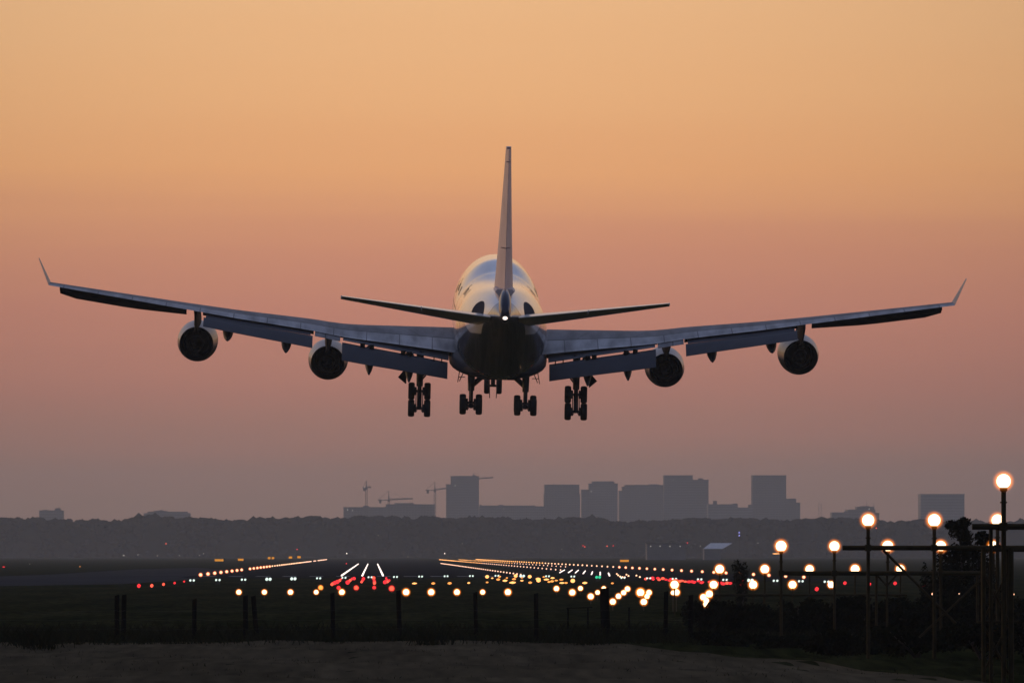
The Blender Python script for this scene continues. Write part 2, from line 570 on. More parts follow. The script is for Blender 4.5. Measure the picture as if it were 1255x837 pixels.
def track():
    b = MB()
    n = 90
    top, bot = [], []
    for i in range(n + 1):
        x = -34 + 62 * i / n
        w = min(1.0, max(0.0, (x - 5) / 11))
        y1 = 279 + 1.8 * math.sin(x * 0.6) + 1.1 * math.sin(x * 1.7 + 1) + rng.normal(0, 0.35) - 110 * w * w
        top.append((x, y1)); bot.append((x, 120.0))
    rows = 60
    vs = []
    for j in range(rows + 1):
        for i in range(n + 1):
            x = top[i][0]
            y = bot[i][1] + (top[i][1] - bot[i][1]) * j / rows
            vs.append((x, y, relief(x, y) + 0.03))
    fs = [(j * (n + 1) + i, j * (n + 1) + i + 1, (j + 1) * (n + 1) + i + 1, (j + 1) * (n + 1) + i) for j in range(rows) for i in range(n)]
    b.add(vs, fs)
    return tag(b.build('path', M['dirt'], smooth=60), kind='structure')


track()

# haze: one closed box of thin air round everything
hz = MB().box(-7200, 7200, -1700, 14300, -1.0, 150.0)
hm = bpy.data.materials.new('haze_air')
hm.use_nodes = True
hm.node_tree.nodes.remove(hm.node_tree.nodes['Principled BSDF'])
pv = hm.node_tree.nodes.new('ShaderNodeVolumePrincipled')
pv.inputs['Color'].default_value = (0.80, 0.92, 1.0, 1)
pv.inputs['Density'].default_value = 6.8e-5
pv.inputs['Anisotropy'].default_value = 0.45
hm.node_tree.links.new(pv.outputs[0], hm.node_tree.nodes['Material Output'].inputs['Volume'])
tag(hz.build('haze', hm), kind='stuff')

# ------------------------------------------------------------------ far woodland (one mass)
sky_x = [-260, 0, 40, 100, 150, 163, 175, 240, 290, 330, 370, 410, 430, 500, 560, 600, 640, 700, 770, 830, 900, 1000, 1030, 1080, 1130, 1255, 1500]
sky_y = [634, 633, 636, 639, 638, 633, 632, 636, 637, 636, 634, 634, 633, 635, 634, 635, 637, 634, 640, 637, 636, 637, 634, 638, 638, 640, 640]
wb = MB()
px = -260.0
while px < 1500:
    d = random.uniform(6180, 6260)
    ytop = float(np.interp(px, sky_x, sky_y)) + random.uniform(-2.2, 2.4) + 1.6 * math.sin(px * 0.071) * math.sin(px * 0.023 + 1)
    r = random.uniform(3.2, 6.2)
    top = at(px, ytop, d)
    wb.ball((top.x, d, top.z - r * 0.8), r, 2, 0.06, (1.2, 1.0, 0.8))
    for q in range(3):
        rr = random.uniform(1.2, 2.8)
        wb.ball((top.x + random.uniform(-r, r) * 0.8, d - 2, top.z - random.uniform(0.3, 0.5) * r - 0.4), rr, 1, 0.14)
    for zz in (0.62, 0.25):
        wb.ball((top.x + random.uniform(-2, 2), d - random.uniform(4, 16), top.z * zz), top.z * 0.34, 1, 0.13, (1.25, 1, 1))
    px += random.uniform(2.2, 4.6)
for _ in range(5200):
    px = random.uniform(-260, 1500)
    zt = at(px, float(np.interp(px, sky_x, sky_y)), 6200).z
    wb.ball((at(px, 650, 6200).x, random.uniform(6160, 6185), zt * random.uniform(0.03, 0.93)), random.uniform(0.9, 2.6), 1, 0.15, (1.4, 1, 1))
wb.box(at(-260, 650, 6240).x, at(1500, 650, 6240).x, 6240, 6280, 0, 19)
tag(wb.build('woodland', M['wood_far'], smooth=80), 'dark hazy band of trees along the whole horizon below the city skyline', 'wood', kind='stuff')


# ------------------------------------------------------------------ skyline buildings
def facade(name, base, fl=3.6, wx=3.0):
    m = bpy.data.materials.new(name)
    m.use_nodes = True
    nt = m.node_tree
    b = nt.nodes['Principled BSDF']
    tc = nt.nodes.new('ShaderNodeTexCoord')
    sp = nt.nodes.new('ShaderNodeSeparateXYZ'); nt.links.new(tc.outputs['Object'], sp.inputs[0])
    fz = math_node(nt, 'FRACT', math_node(nt, 'MULTIPLY', sp.outputs[2], 1 / fl))
    fx = math_node(nt, 'FRACT', math_node(nt, 'MULTIPLY', math_node(nt, 'ADD', sp.outputs[0], sp.outputs[1]), 1 / wx))
    w = math_node(nt, 'MULTIPLY', math_node(nt, 'GREATER_THAN', fz, 0.45), math_node(nt, 'GREATER_THAN', fx, 0.3))
    t = nt.nodes.new('ShaderNodeTexNoise'); t.inputs['Scale'].default_value = 0.04; t.inputs['Detail'].default_value = 5
    nt.links.new(tc.outputs['Object'], t.inputs[0])
    c = ramp_node(nt, t.outputs[0], [(0.3, (*[v * 0.85 for v in base], 1)), (0.7, (*[v * 1.15 for v in base], 1))])
    nt.links.new(mix_node(nt, w, c, (*[v * 0.38 for v in base], 1)), b.inputs['Base Color'])
    b.inputs['Roughness'].default_value = 0.6
    return m


FAC = [facade('facade_grey', (0.17, 0.165, 0.165)), facade('facade_brown', (0.15, 0.135, 0.13), 3.3, 4.0),
       facade('facade_pale', (0.20, 0.20, 0.205), 3.8, 2.4)]
M['roofkit'] = mat('roof_plant_metal', (0.10, 0.10, 0.105), 0.7, noise=0.2, nscale=0.2)


def building(label, d, walls, kit=(), fac=0, depth=44, masts=(), cat='building', lamps=()):
    d = d * 1.42
    """walls/kit: (px0, px1, y_top) as seen from the camera; the last-named stay on the roof"""
    x0 = min(w[0] for w in walls); x1 = max(w[1] for w in walls)
    c = at((x0 + x1) / 2, 678, d)
    e = tag(empty('office_building', (c.x, d, 0)), label, cat)
    for i, (a, b_, yt) in enumerate(walls):
        p, q = at(a, yt, d), at(b_, yt, d)
        m = MB()
        off = 3.0 * i
        m.box(p.x - c.x, q.x - c.x, off, off + depth, 0, p.z)
        # parapet set slightly proud
        m.box(p.x - c.x - 0.35, q.x - c.x + 0.35, off - 0.35, off + depth + 0.35, p.z + 0.003, p.z + 0.9)
        m.build('wall', FAC[fac], e)
    for (a, b_, yt, yb) in kit:
        p, q = at(a, yt, d), at(b_, yb, d)
        MB().box(p.x - c.x, q.x - c.x, 6, 18, q.z - 1.0, p.z).build('roof_plant', M['roofkit'], e)
    for (a, yt, yb) in masts:
        p, q = at(a, yt, d), at(a, yb, d)
        MB().tube((p.x - c.x, 8, q.z - 1.5), (p.x - c.x, 8, p.z), 0.45, 0.2, 6).build('antenna', M['roofkit'], e)
    for (a, yt) in lamps:
        p = at(a, yt, d)
        MB().ball((p.x - c.x, -1.2, p.z), 0.75, 1).build('roof_lamp', M['dim'], e)
    return e


building('small flat block standing alone at the far left of the skyline', 6900, [(48, 77, 626)], [(67, 74, 622.5, 626), (52, 58, 624.6, 626)], 0, masts=((72, 621, 624),))
building('long low hall with a box on its roof above the trees at left', 6900, [(176, 233, 629.5), (181, 229, 627.6)], [(188, 205, 625.6, 629), (196, 199, 624.6, 627)], 2)
building('long low construction block under the three left cranes', 7300, [(421, 474, 622), (473, 533, 618.5), (484, 505, 617)], [(445, 452, 619.6, 622), (503, 507, 616.0, 618)], 1, lamps=((492, 615.8), (426, 624.5), (432, 625.5)))
building('tall slab tower with a stepped left shoulder right of the cranes', 7600, [(552.5, 587, 584), (547, 560, 594)], [(556, 577, 583, 585), (579, 583, 582, 585)], 0, lamps=((558, 595),))
building('low wide block running right from the foot of the slab tower', 7500, [(587, 668, 621), (590, 652, 620)], [(611, 617, 618.3, 621), (652, 656, 619.0, 622), (588, 590, 618, 621)], 0, lamps=((617.5, 623),))
building('square dark tower with a small boom on its flat roof', 7700, [(667.5, 710, 594.5), (667, 711, 606)], [(671, 706, 593.5, 596)], 1, masts=((679, 591, 595),))
building('tower with a narrower crown and a lower left wing', 7800, [(722, 757, 593), (726, 753, 590.5), (713, 724, 600.5)], [(729, 751, 589.5, 591)], 0, lamps=((724.5, 602),))
building('broad block with a ragged left edge left of the tallest right slab', 7900, [(766, 815, 594.8), (759, 772, 602), (763, 770, 597)], [(795, 808, 593.2, 596), (778, 784, 593.8, 596)], 1)
building('large two part slab with a chamfered right shoulder', 7650, [(814, 849, 583), (848, 868.5, 588.5)], [(817, 836, 582.4, 584), (856, 862, 586, 589)], 0, lamps=((825, 588),))
building('stepped low block between the two large right towers', 7500, [(868, 904, 618.5), (903, 923, 622.5)], [(874.5, 879, 613.5, 619), (898, 904, 616.8, 619)], 2)
building('tall dark tower with a lower annex on its right side', 7600, [(922.5, 963.5, 583), (963, 976, 611.5), (963, 981, 616.5), (919, 924, 619)], [(938, 954, 582.2, 584)], 1)
building('stepped building with roof antennas behind the middle lamp mast', 6900, [(1020, 1040, 628.5), (1039, 1073, 625), (1051, 1072, 621.5), (1039, 1078, 629)], [(1055, 1066, 620, 622), (1035, 1039, 626.5, 629)], 0, masts=((1062.5, 613, 621), (1071.5, 616, 622), (1036.5, 623, 627)), lamps=((1064.8, 615.5), (1065, 623.5)))
building('plain box building standing alone at the right end of the skyline', 7200, [(1128.5, 1182, 606)], [(1133, 1178, 605.2, 607)], 2, depth=50)


def crane(label, d, xm, y_top, y_jib, x_cnt, x_tip, y_tip, y_base, cross=None):
    d = d * 1.42
    c = at(xm, y_base, d)
    e = tag(empty('tower_crane', (c.x, d, 0)), label, 'crane', 'tower cranes over the construction block')
    zt, zj = at(xm, y_top, d).z, at(xm, y_jib, d).z
    hw = 1.15
    m = MB()
    for sx in (-hw, hw):
        for sy in (-hw, hw):
            m.tube((sx, sy, 0), (sx, sy, zj), 0.42, n=4)
    k = 0
    z = 0
    while z < zj - 3:
        for sy in (-hw, hw):
            m.tube((-hw if k % 2 else hw, sy, z), (hw if k % 2 else -hw, sy, z + 3), 0.26, n=4)
        z += 3; k += 1
    m.build('mast', M['crane'], e)
    MB().tube((0, 0, zj), (0, 0, zt), 1.0, 0.25, 5).build('tower_peak', M['crane'], e)
    MB().box(-1.6, 1.6, -1.6, 1.6, zj - 2.6, zj - 0.2).build('cab', M['crane'], e)
    tip = at(x_tip, y_tip, d)
    cnt = at(x_cnt, y_jib, d)
    a, b_ = Vector((0, 0, zj)), Vector((tip.x - c.x, 0, tip.z))
    m = MB()
    up = Vector((0, 0, 1.6))
    m.tube(a, b_, 0.75, n=4); m.tube(a + up, b_ + up * 0.4, 0.5, n=4)
    n_ = max(4, int((b_ - a).length / 2.5))
    for i in range(n_):
        p, q = a.lerp(b_, i / n_), a.lerp(b_, (i + 1) / n_)
        u = up * (1 - 0.6 * (i + 1) / n_)
        m.tube(p, q + u, 0.13, n=4); m.tube(q + u, q, 0.13, n=4)
    m.tube((0, 0, zt), a.lerp(b_, 0.7) + up * 0.6, 0.12, n=4)
    m.build('jib', M['crane'], e)
    q = Vector((cnt.x - c.x, 0, zj))
    m = MB()
    m.tube(a, q, 0.8, n=4); m.tube((0, 0, zt), q, 0.25, n=4)
    m.build('counter_jib', M['crane'], e)
    w = q.lerp(a, 0.12)
    MB().box(min(w.x, w.x + 3 * (1 if w.x < 0 else -1)), max(w.x, w.x + 3 * (1 if w.x < 0 else -1)), -1.5, 1.5, zj - 4.4, zj + 0.4).build('counterweight', M['crane'], e)
    lp = at((xm + x_cnt) / 2, y_jib, d)
    MB().ball((lp.x - c.x, -2, lp.z + 0.4), 0.6, 1).build('floodlight', M['dim'], e)
    return e


M['crane'] = mat('crane_steel', (0.05, 0.04, 0.035), 0.6, noise=0.2, nscale=0.5)
crane('thin leftmost crane seen along its short boom', 7260, 449, 588.5, 597.5, 444.5, 455, 597.2, 620)
crane('low crane with a long boom to the right over the roof', 7270, 476.5, 601.5, 612.5, 463, 506, 611, 620)
crane('crane whose boom points at the slab tower beside it', 7350, 533, 590.5, 600.5, 521.5, 547, 598.5, 640)
crane('crane rising behind the top of the slab tower', 7660, 581, 579, 587.2, 577, 604.5, 585.2, 640)


def pylon():
    d = 12000
    c = at(1005, 636, d)
    e = tag(empty('power_pylon', (c.x, d, 0)), 'faint lattice pylon on the skyline right of the tall dark tower', 'pylon')
    zt = at(1005, 616, d).z
    m = MB()
    for sx in (-1, 1):
        m.tube((sx * 3.2, 0, 0), (sx * 1.9, 0, zt), 0.26, n=4)
    for i in range(14):
        z0, z1 = zt * i / 14, zt * (i + 1) / 14
        s = 1 if i % 2 else -1
        m.tube((s * 2.6, 0, z0), (-s * 2.4, 0, z1), 0.16, n=4)
    m.build('lattice', M['crane'], e)
    MB().tube((-5, 0, zt - 3), (5, 0, zt - 3), 0.24, n=4).build('cross_arm', M['crane'], e)
    MB().tube((-4, 0, zt - 9), (4, 0, zt - 9), 0.24, n=4).build('cross_arm', M['crane'], e)


pylon()


# hangar and white roofed shed in front of the wood
def far_sheds():
    d = 4200
    c = at(816, 680, d)
    e = tag(empty('hangar', (c.x, d, 0)), 'long pale hangar with a row of four small lamps under the trees', 'hangar')
    a, b_ = at(793, 666.5, d), at(840, 666.5, d)
    MB().box(a.x - c.x, b_.x - c.x, 0, 22, 0, a.z).build('wall', M['shed'], e)
    MB().box(a.x - c.x - 0.4, b_.x - c.x + 0.4, -0.5, 22.5, a.z + 0.003, a.z + 0.5).build('roof', M['shedroof'], e)
    for xp in (797.5, 809, 821, 833.5):
        p = at(xp, 669.2, d)
        MB().ball((p.x - c.x, -0.6, p.z), 0.32, 1).build('wall_lamp', M['dim'], e)
    d = 4150
    c = at(880, 680, d)
    e = tag(empty('shed', (c.x, d, 0)), 'low shed with a bright white slanting roof right of the hangar', 'shed')
    p = [at(862, 672, d), at(899, 672, d), at(899, 665.2, d), at(872.5, 665.2, d)]
    m = MB()
    z0, z1 = p[0].z, p[3].z
    xs = [q.x - c.x for q in p]
    m.add([(xs[0], 0, z0), (xs[1] - 6, 0, z0), (xs[2], 18, z1), (xs[3], 18, z1), (xs[0], 0, z0 - 0.3), (xs[1] - 6, 0, z0 - 0.3), (xs[2], 18, z1 - 0.3), (xs[3], 18, z1 - 0.3)],
          [(0, 1, 2, 3), (7, 6, 5, 4), (0, 4, 5, 1), (1, 5, 6, 2), (2, 6, 7, 3), (3, 7, 4, 0)])
    m.build('roof', M['tentroof'], e)
    MB().box(xs[0] + 0.5, xs[1] - 7, 0.6, 17.5, 0, z0 - 0.32).build('wall', M['shed'], e)


M['shed'] = mat('shed_wall', (0.17, 0.17, 0.17), 0.8, noise=0.15, nscale=0.2)
M['shedroof'] = mat('shed_roof', (0.06, 0.06, 0.06), 0.7, noise=0.2, nscale=0.2)
M['tentroof'] = mat('white_sheet_roof', (0.62, 0.62, 0.64), 0.5, noise=0.06, nscale=0.3)
far_sheds()


# ================================================================== THE AIRLINER
def P(x, s, z):
    return (x, 34.0 - s, z)


PITCH_A, ROLL_A, HEAD_A = 4.0, 1.25, 0.27
tail_w = Vector((8.90, 522.0, CAM_Z + 15.96))
Rm = Matrix.Rotation(R(-HEAD_A), 3, 'Z') @ Matrix.Rotation(R(PITCH_A), 3, 'X') @ Matrix.Rotation(R(ROLL_A), 3, 'Y')
plane = empty('airliner')
plane.location = tail_w - Rm @ Vector(P(0, 68.0, 5.3))
plane.rotation_euler = Rm.to_euler()
tag(plane, 'large four engined airliner seen from behind, landing with wheels and flaps down', 'airplane')


def hermite(xs, ys, x):
    xs, ys = np.array(xs, float), np.array(ys, float)
    d = np.diff(ys) / np.diff(xs)
    m = np.zeros(len(xs))
    m[1:-1] = np.where(d[:-1] * d[1:] > 0, 2 * d[:-1] * d[1:] / (d[:-1] + d[1:] + 1e-12), 0)
    m[0], m[-1] = d[0], d[-1]
    i = np.clip(np.searchsorted(xs, x) - 1, 0, len(xs) - 2)
    h = xs[i + 1] - xs[i]
    t = (x - xs[i]) / h
    return ((2 * t**3 - 3 * t**2 + 1) * ys[i] + (t**3 - 2 * t**2 + t) * h * m[i] + (-2 * t**3 + 3 * t**2) * ys[i + 1] + (t**3 - t**2) * h * m[i + 1])


FS = [0, 0.5, 1.5, 3, 6, 9, 13, 20, 23.5, 26.5, 29.3, 34, 46, 49, 52, 56, 60, 63, 65.5, 67, 68.0]
FW = [0.05, 0.7, 1.45, 2.2, 2.95, 3.2, 3.25, 3.25, 3.25, 3.25, 3.25, 3.25, 3.25, 3.18, 2.95, 2.5, 1.88, 1.35, 0.86, 0.56, 0.36]
FB = [2.95, 2.2, 1.6, 0.95, 0.3, 0.08, 0, 0, 0, 0, 0, 0, 0.02, 0.28, 0.8, 1.75, 2.85, 3.65, 4.35, 4.72, 4.9]
FT = [3.05, 3.9, 4.8, 6.0, 7.3, 7.68, 7.76, 7.78, 7.76, 7.40, 6.97, 6.92, 6.9, 6.9, 6.9, 6.86, 6.72, 6.5, 6.2, 5.95, 5.7]


def fus(s):
    return hermite(FS, FW, s), hermite(FS, FB, s), hermite(FS, FT, s)


rings = []
for s in np.concatenate([np.linspace(0.02, 6, 12), np.linspace(7, 68.0, 62)]):
    w, zb, zt = fus(s)
    zc = zb + (zt - zb) * 0.48 if s > 46 else (3.3 * min(1, (s / 6) ** 0.3) if s > 0.5 else 3.0)
    zc = min(max(zc, zb + 0.45 * (zt - zb) * 0.8), zt - 0.02)
    ring = []
    for i in range(56):
        t = 2 * math.pi * i / 56
        cx, cz = math.sin(t), math.cos(t)
        h = (zt - zc) if cz > 0 else (zc - zb)
        px_ = abs(cx) ** 0.96 * (1 if cx >= 0 else -1)
        ring.append(P(w * px_, s, zc + h * cz))
    rings.append(ring)
fb = MB(); fb.loft(rings)
fuse = fb.build('fuselage', M['fuselage'], plane, smooth=50)
tag(fuse, 'white upper hull with dark navy belly')

# wing to body fairing: wide shallow bulge under the wing
rings = []
for s in np.linspace(18.5, 48.5, 22):
    t = (s - 18.5) / 30
    k = math.sin(math.pi * min(1, max(0, t))) ** 0.45 if 0 < t < 1 else 0.02
    w = 0.4 + 3.0 * k + 0.12 * k
    zb, zt = 0.35 - 0.62 * k, 0.6 + 1.5 * k
    zm = (zb + zt) / 2
    rings.append([P(w * math.sin(a) * (1 if abs(math.sin(a)) < 2 else 1), s, zm + (zt - zb) / 2 * math.copysign(abs(math.cos(a)) ** 0.7, math.cos(a)))
                  for a in [2 * math.pi * i / 36 for i in range(36)]])
m_ = MB(); m_.loft(rings)
m_.build('belly_fairing', M['navy_matt'], plane, smooth=50)


def wing_te(x):
    """(station, height) of the trailing edge at half-span x"""
    s = np.interp(x, [2.2, 3.4, 12.0, 13.2, 31.6], [37.3, 37.4, 38.9, 39.6, 50.0])
    z = hermite([2.2, 3.4, 7.2, 11.3, 13.1, 19, 21.1, 26, 31.6], [1.3, 1.49, 1.98, 2.49, 2.86, 3.84, 4.22, 5.09, 6.08], x)
    return float(s), float(z)


def wing_le(x):
    return float(np.interp(x, [2.2, 3.2, 31.6], [20.6, 21.5, 46.1]))


def wing_inc(x):
    return float(np.interp(x, [2.2, 12, 22, 31.6], [1.9, 0.9, -0.4, -0.9]))


def airfoil(n, tc, camber=0.015):
    """closed outline from TE over the top to LE and back below; gives (u, h)"""
    us = 0.5 * (1 + np.cos(np.linspace(0, math.pi, n)))
    th = 5 * tc * (0.2969 * np.sqrt(us) - 0.126 * us - 0.3516 * us**2 + 0.2843 * us**3 - 0.1030 * us**4)
    cm = camber * 4 * us * (1 - us)
    top = [(u, c + t) for u, c, t in zip(us, cm, th)]
    bot = [(u, c - t * 0.95) for u, c, t in zip(us, cm, th)][::-1][1:-1]
    return top + bot


def wing_ring(side, x, u0=0.0, tcf=None):
    ste, zte = wing_te(x)
    c = ste - wing_le(x)
    inc = R(wing_inc(x))
    tc = float(np.interp(x, [2.2, 10, 31.6], [0.10, 0.076, 0.062]))
    out, at_ = [], []
    for i, (u, h) in enumerate(airfoil(22, tc)):
        du = (1 - u) * c
        out.append(P(side * x, ste - du * math.cos(inc), zte + du * math.sin(inc) + h * c))
        at_.append(u if i < 22 else 0.5 * 0 + 0.3)
    return out, at_


def make_wing(side):
    b = MB()
    rings, attrs = [], []
    for x in np.concatenate([np.linspace(2.2, 13.2, 12), np.linspace(14.2, 31.6, 16)]):
        r_, a_ = wing_ring(side, x)
        rings.append(r_); attrs += a_
    b.loft(rings, attr=attrs)
    w = b.build('wing', M['wing'], plane, smooth=35)

    def panel(name, x0, x1, le, te, m, th=0.12, n=6):
        """le/te: functions x -> (ds, dz) measured from the wing trailing edge"""
        bb = MB(); rr = []
        for x in np.linspace(x0, x1, n):
            s0, z0 = wing_te(x)
            a = Vector(P(side * x, s0 + le(x)[0], z0 + le(x)[1])); e = Vector(P(side * x, s0 + te(x)[0], z0 + te(x)[1]))
            d = (e - a)
            nrm = Vector((0, d.z, -d.y)).normalized()
            if nrm.z < 0: nrm = -nrm
            prof = [(0, 0), (0.04, 0.45), (0.15, 0.9), (0.35, 1.0), (0.7, 0.55), (1.0, 0.08), (1.0, -0.08), (0.7, -0.2), (0.35, -0.35), (0.1, -0.4), (0.02, -0.25)]
            rr.append([a + d * t + nrm * (th * k) for t, k in prof])
        bb.loft(rr)
        return bb.build(name, m, w, smooth=40)

    L = lambda x, a, b_, x0=3.5, x1=11.2: a + (b_ - a) * min(1, max(0, (x - x0) / (x1 - x0)))
    # inboard triple-slotted flap: fore panel, then the big aft panel behind a see-through slot
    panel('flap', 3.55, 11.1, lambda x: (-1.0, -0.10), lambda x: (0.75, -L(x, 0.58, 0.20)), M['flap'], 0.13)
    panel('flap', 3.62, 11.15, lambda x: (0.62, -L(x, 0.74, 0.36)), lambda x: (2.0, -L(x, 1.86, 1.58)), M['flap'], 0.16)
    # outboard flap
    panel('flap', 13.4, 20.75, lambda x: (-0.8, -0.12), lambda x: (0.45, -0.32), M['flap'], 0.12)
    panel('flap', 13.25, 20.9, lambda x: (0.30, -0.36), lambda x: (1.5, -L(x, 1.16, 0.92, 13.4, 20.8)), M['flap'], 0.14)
    # rear spar behind the flaps, black as the shadow line under the trailing edge
    for xa, xb, ha, hb in ((3.4, 11.3, 0.36, 0.13), (13.2, 21.0, 0.30, 0.26)):
        bb = MB(); rr = []
        for t in np.linspace(0, 1, 7):
            x = xa + (xb - xa) * t
            s0, z0 = wing_te(x)
            h_ = ha + (hb - ha) * t
            rr.append([P(side * x, s0 - 1.25, z0 + 0.02), P(side * x, s0 - 1.15, z0 + 0.02), P(side * x, s0 - 1.15, z0 - h_), P(side * x, s0 - 1.25, z0 - h_)])
        bb.loft(rr); bb.build('rear_spar', M['dark'], w)
    # inboard aileron between the flaps
    panel('aileron', 11.3, 13.1, lambda x: (-0.5, -0.03), lambda x: (0.55, -0.32), M['wing'], 0.12, 3)
    # slot brackets joining the inboard flap panels
    for xb in (4.05, 4.6, 6.35, 6.8, 9.05, 9.7):
        s0, z0 = wing_te(xb)
        k = L(xb, 0.58, 0.20)
        wd = 0.34 if xb in (6.35, 6.8, 9.05, 9.7) else 0.07
        MB().box(side * xb - wd / 2, side * xb + wd / 2, 34 - s0 - 0.95, 34 - s0 - 0.45, z0 - k - 0.26, z0 - k + 0.06).build('flap_bracket', M['dark'], w)
    # leading edge flaps hanging below the outer wing
    bb = MB(); rr = []
    for x in np.linspace(22.3, 31.0, 9):
        ste, zte = wing_te(x); c = ste - wing_le(x); inc = R(wing_inc(x))
        sl, zl = ste - c * math.cos(inc), zte + c * math.sin(inc)
        k = 0.72 if x < 30.6 else 0.45
        pts = [(0.25, 0.02), (-0.25, 0.02), (-0.62, -0.22), (-0.95 * k - 0.1, -0.62 * k - 0.1), (-0.85 * k - 0.1, -0.72 * k - 0.1), (-0.5, -0.36), (-0.15, -0.20), (0.25, -0.22)]
        drop = float(np.interp(x, [22.3, 26, 31], [0.02, 0.20, 0.14]))
        rr.append([P(side * x, sl + a, zl + b_ - drop) for a, b_ in pts])
    bb.loft(rr)
    bb.build('leading_edge_flap', M['dark'], w, smooth=30)
    # flap track fairings, drooped with the flaps
    for xf, ln, hgt in ((6.35, 4.6, 1.0), (9.2, 4.4, 0.95), (15.1, 3.6, 0.85), (19.2, 3.2, 0.8)):
        s0, z0 = wing_te(xf)
        drop = 1.75 if xf < 7 else 1.62 if xf < 12 else 1.12 if xf < 17 else 0.95
        a = Vector(P(side * xf, s0 - ln, z0 - 0.75)); e = Vector(P(side * xf, s0 + 1.9 * (1 if xf < 12 else 0.75), z0 - drop - 0.62))
        k = Vector(P(side * xf, s0 - 0.4, z0 - 0.95))
        rr = []
        for t in np.linspace(0, 1, 13):
            c_ = a.lerp(k, t) * (1 - t) + k.lerp(e, t) * t
            r_ = 0.03 + math.sin(math.pi * min(0.98, max(0.02, t)) ** 0.85) ** 0.55
            rr.append([c_ + Vector((0.37 * r_ * math.cos(q), 0, hgt * 0.55 * r_ * math.sin(q))) for q in [2 * math.pi * i / 14 for i in range(14)]])
        bb = MB(); bb.loft(rr)
        bb.build('flap_track_fairing', M['fairing'], w, smooth=50)
    # winglet
    ste, zte = wing_te(31.6)
    rr = []
    for t in np.linspace(0, 1, 7):
        x = 31.6 + 0.62 * t + 0.0 * t; z = zte + 1.90 * t
        c = 3.6 * (1 - t) + 1.05 * t; sl = (ste - 3.75) + (ste + 1.0 - (ste - 3.75)) * t - 0.0
        th = 0.09 * (1 - t) + 0.035 * t
        rr.append([P(side * (x + th * k), sl + c * u, z + 0.05 * k) for u, k in ((0, 0), (0.1, 0.8), (0.35, 1), (0.7, 0.6), (1, 0.1), (1, -0.1), (0.7, -0.6), (0.35, -1), (0.1, -0.8))])
    bb = MB(); bb.loft(rr)
    bb.build('winglet', M['winglet'], w, smooth=50)
    return w


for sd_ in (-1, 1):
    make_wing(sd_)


def make_engine(side, x, s_in, s_out, z):
    c = Vector(P(side * x, s_in, z + 0.10))
    ax = (Vector(P(side * x, s_out, z)) - c).normalized()
    Lg = s_out - s_in
    prof = [(0.9, 0.98), (0.3, 1.10), (0.0, 1.24), (0.15, 1.34), (0.9, 1.43), (2.2, 1.45), (3.4, 1.42), (4.6, 1.32), (Lg, 1.21), (Lg, 1.165), (Lg - 0.8, 1.17), (Lg - 2.2, 1.12), (Lg - 3.0, 1.05)]
    b = MB().lathe(prof, c, ax, 48)
    b.a = [0.5 + (v[2] - (c.z - 0.0)) / 4 + 0.02 for v in b.v]
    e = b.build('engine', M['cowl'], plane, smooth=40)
    MB().lathe([(Lg - 3.0, 1.1), (Lg - 2.98, 0.05)], c, ax, 32).build('rear_bulkhead', M['dark'], e)
    MB().lathe([(0.92, 1.1), (0.93, 0.36), (0.5, 0.18), (0.3, 0.02)], c, ax, 32).build('fan', M['dark'], e, smooth=40)
    MB().lathe([(Lg - 2.97, 0.86), (Lg - 1.6, 0.84), (Lg - 0.5, 0.70), (Lg + 0.15, 0.58), (Lg + 0.15, 0.53), (Lg - 0.6, 0.55), (Lg - 1.0, 0.5)], c, ax, 36).build('core_cowl', M['core'], e, smooth=40)
    MB().lathe([(Lg - 1.0, 0.52), (Lg - 0.98, 0.36), (Lg - 0.3, 0.30), (Lg + 0.35, 0.12), (Lg + 0.55, 0.01)], c, ax, 28).build('exhaust_cone', M['duct'], e, smooth=40)
    # pylon: thin upright blade from the cowl to the wing
    ste, zte = wing_te(x); sle = wing_le(x)
    zl = zte + (ste - sle) * math.sin(R(wing_inc(x)))
    pts = [(s_in + 1.2, z + 1.30), (s_in + 3.0, z + 1.75), (sle + 0.8, zl + 0.15), (ste - 2.2, zte + 0.05), (ste - 1.9, zte - 0.35), (s_out + 1.3, z + 0.95), (s_out - 0.2, z + 0.68), (s_out - 2.6, z + 1.0)]
    hw = 0.26
    bb = MB()
    n_ = len(pts)
    v = []
    for k in (-1, 1):
        for i, (s_, z_) in enumerate(pts):
            wv = hw * (0.25 if i in (0, 3, 4, 5) else 1.0)
            v.append(P(side * x + k * wv, s_, z_))
    bb.add(v, [tuple(range(n_ - 1, -1, -1)), tuple(range(n_, 2 * n_))] + [(i, (i + 1) % n_, n_ + (i + 1) % n_, n_ + i) for i in range(n_)])
    bb.build('pylon', M['pylon'], e)
    return e


def cowl_material():
    m = bpy.data.materials.new('cowl_paint')
    m.use_nodes = True
    nt = m.node_tree
    b = nt.nodes['Principled BSDF']
    g = nt.nodes.new('ShaderNodeNewGeometry')
    tc = nt.nodes.new('ShaderNodeTexCoord')
    t = nt.nodes.new('ShaderNodeTexNoise'); t.inputs['Scale'].default_value = 1.2; t.inputs['Detail'].default_value = 5
    nt.links.new(tc.outputs['Object'], t.inputs[0])
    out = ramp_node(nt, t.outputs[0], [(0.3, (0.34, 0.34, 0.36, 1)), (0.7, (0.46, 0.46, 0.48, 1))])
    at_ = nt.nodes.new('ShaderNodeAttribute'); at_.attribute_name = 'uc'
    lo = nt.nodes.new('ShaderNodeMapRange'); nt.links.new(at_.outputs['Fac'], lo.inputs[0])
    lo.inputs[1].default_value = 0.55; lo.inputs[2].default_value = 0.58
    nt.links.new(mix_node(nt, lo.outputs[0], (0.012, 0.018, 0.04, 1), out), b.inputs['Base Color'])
    b.inputs['Roughness'].default_value = 0.35
    return m


M['cowl'] = cowl_material()


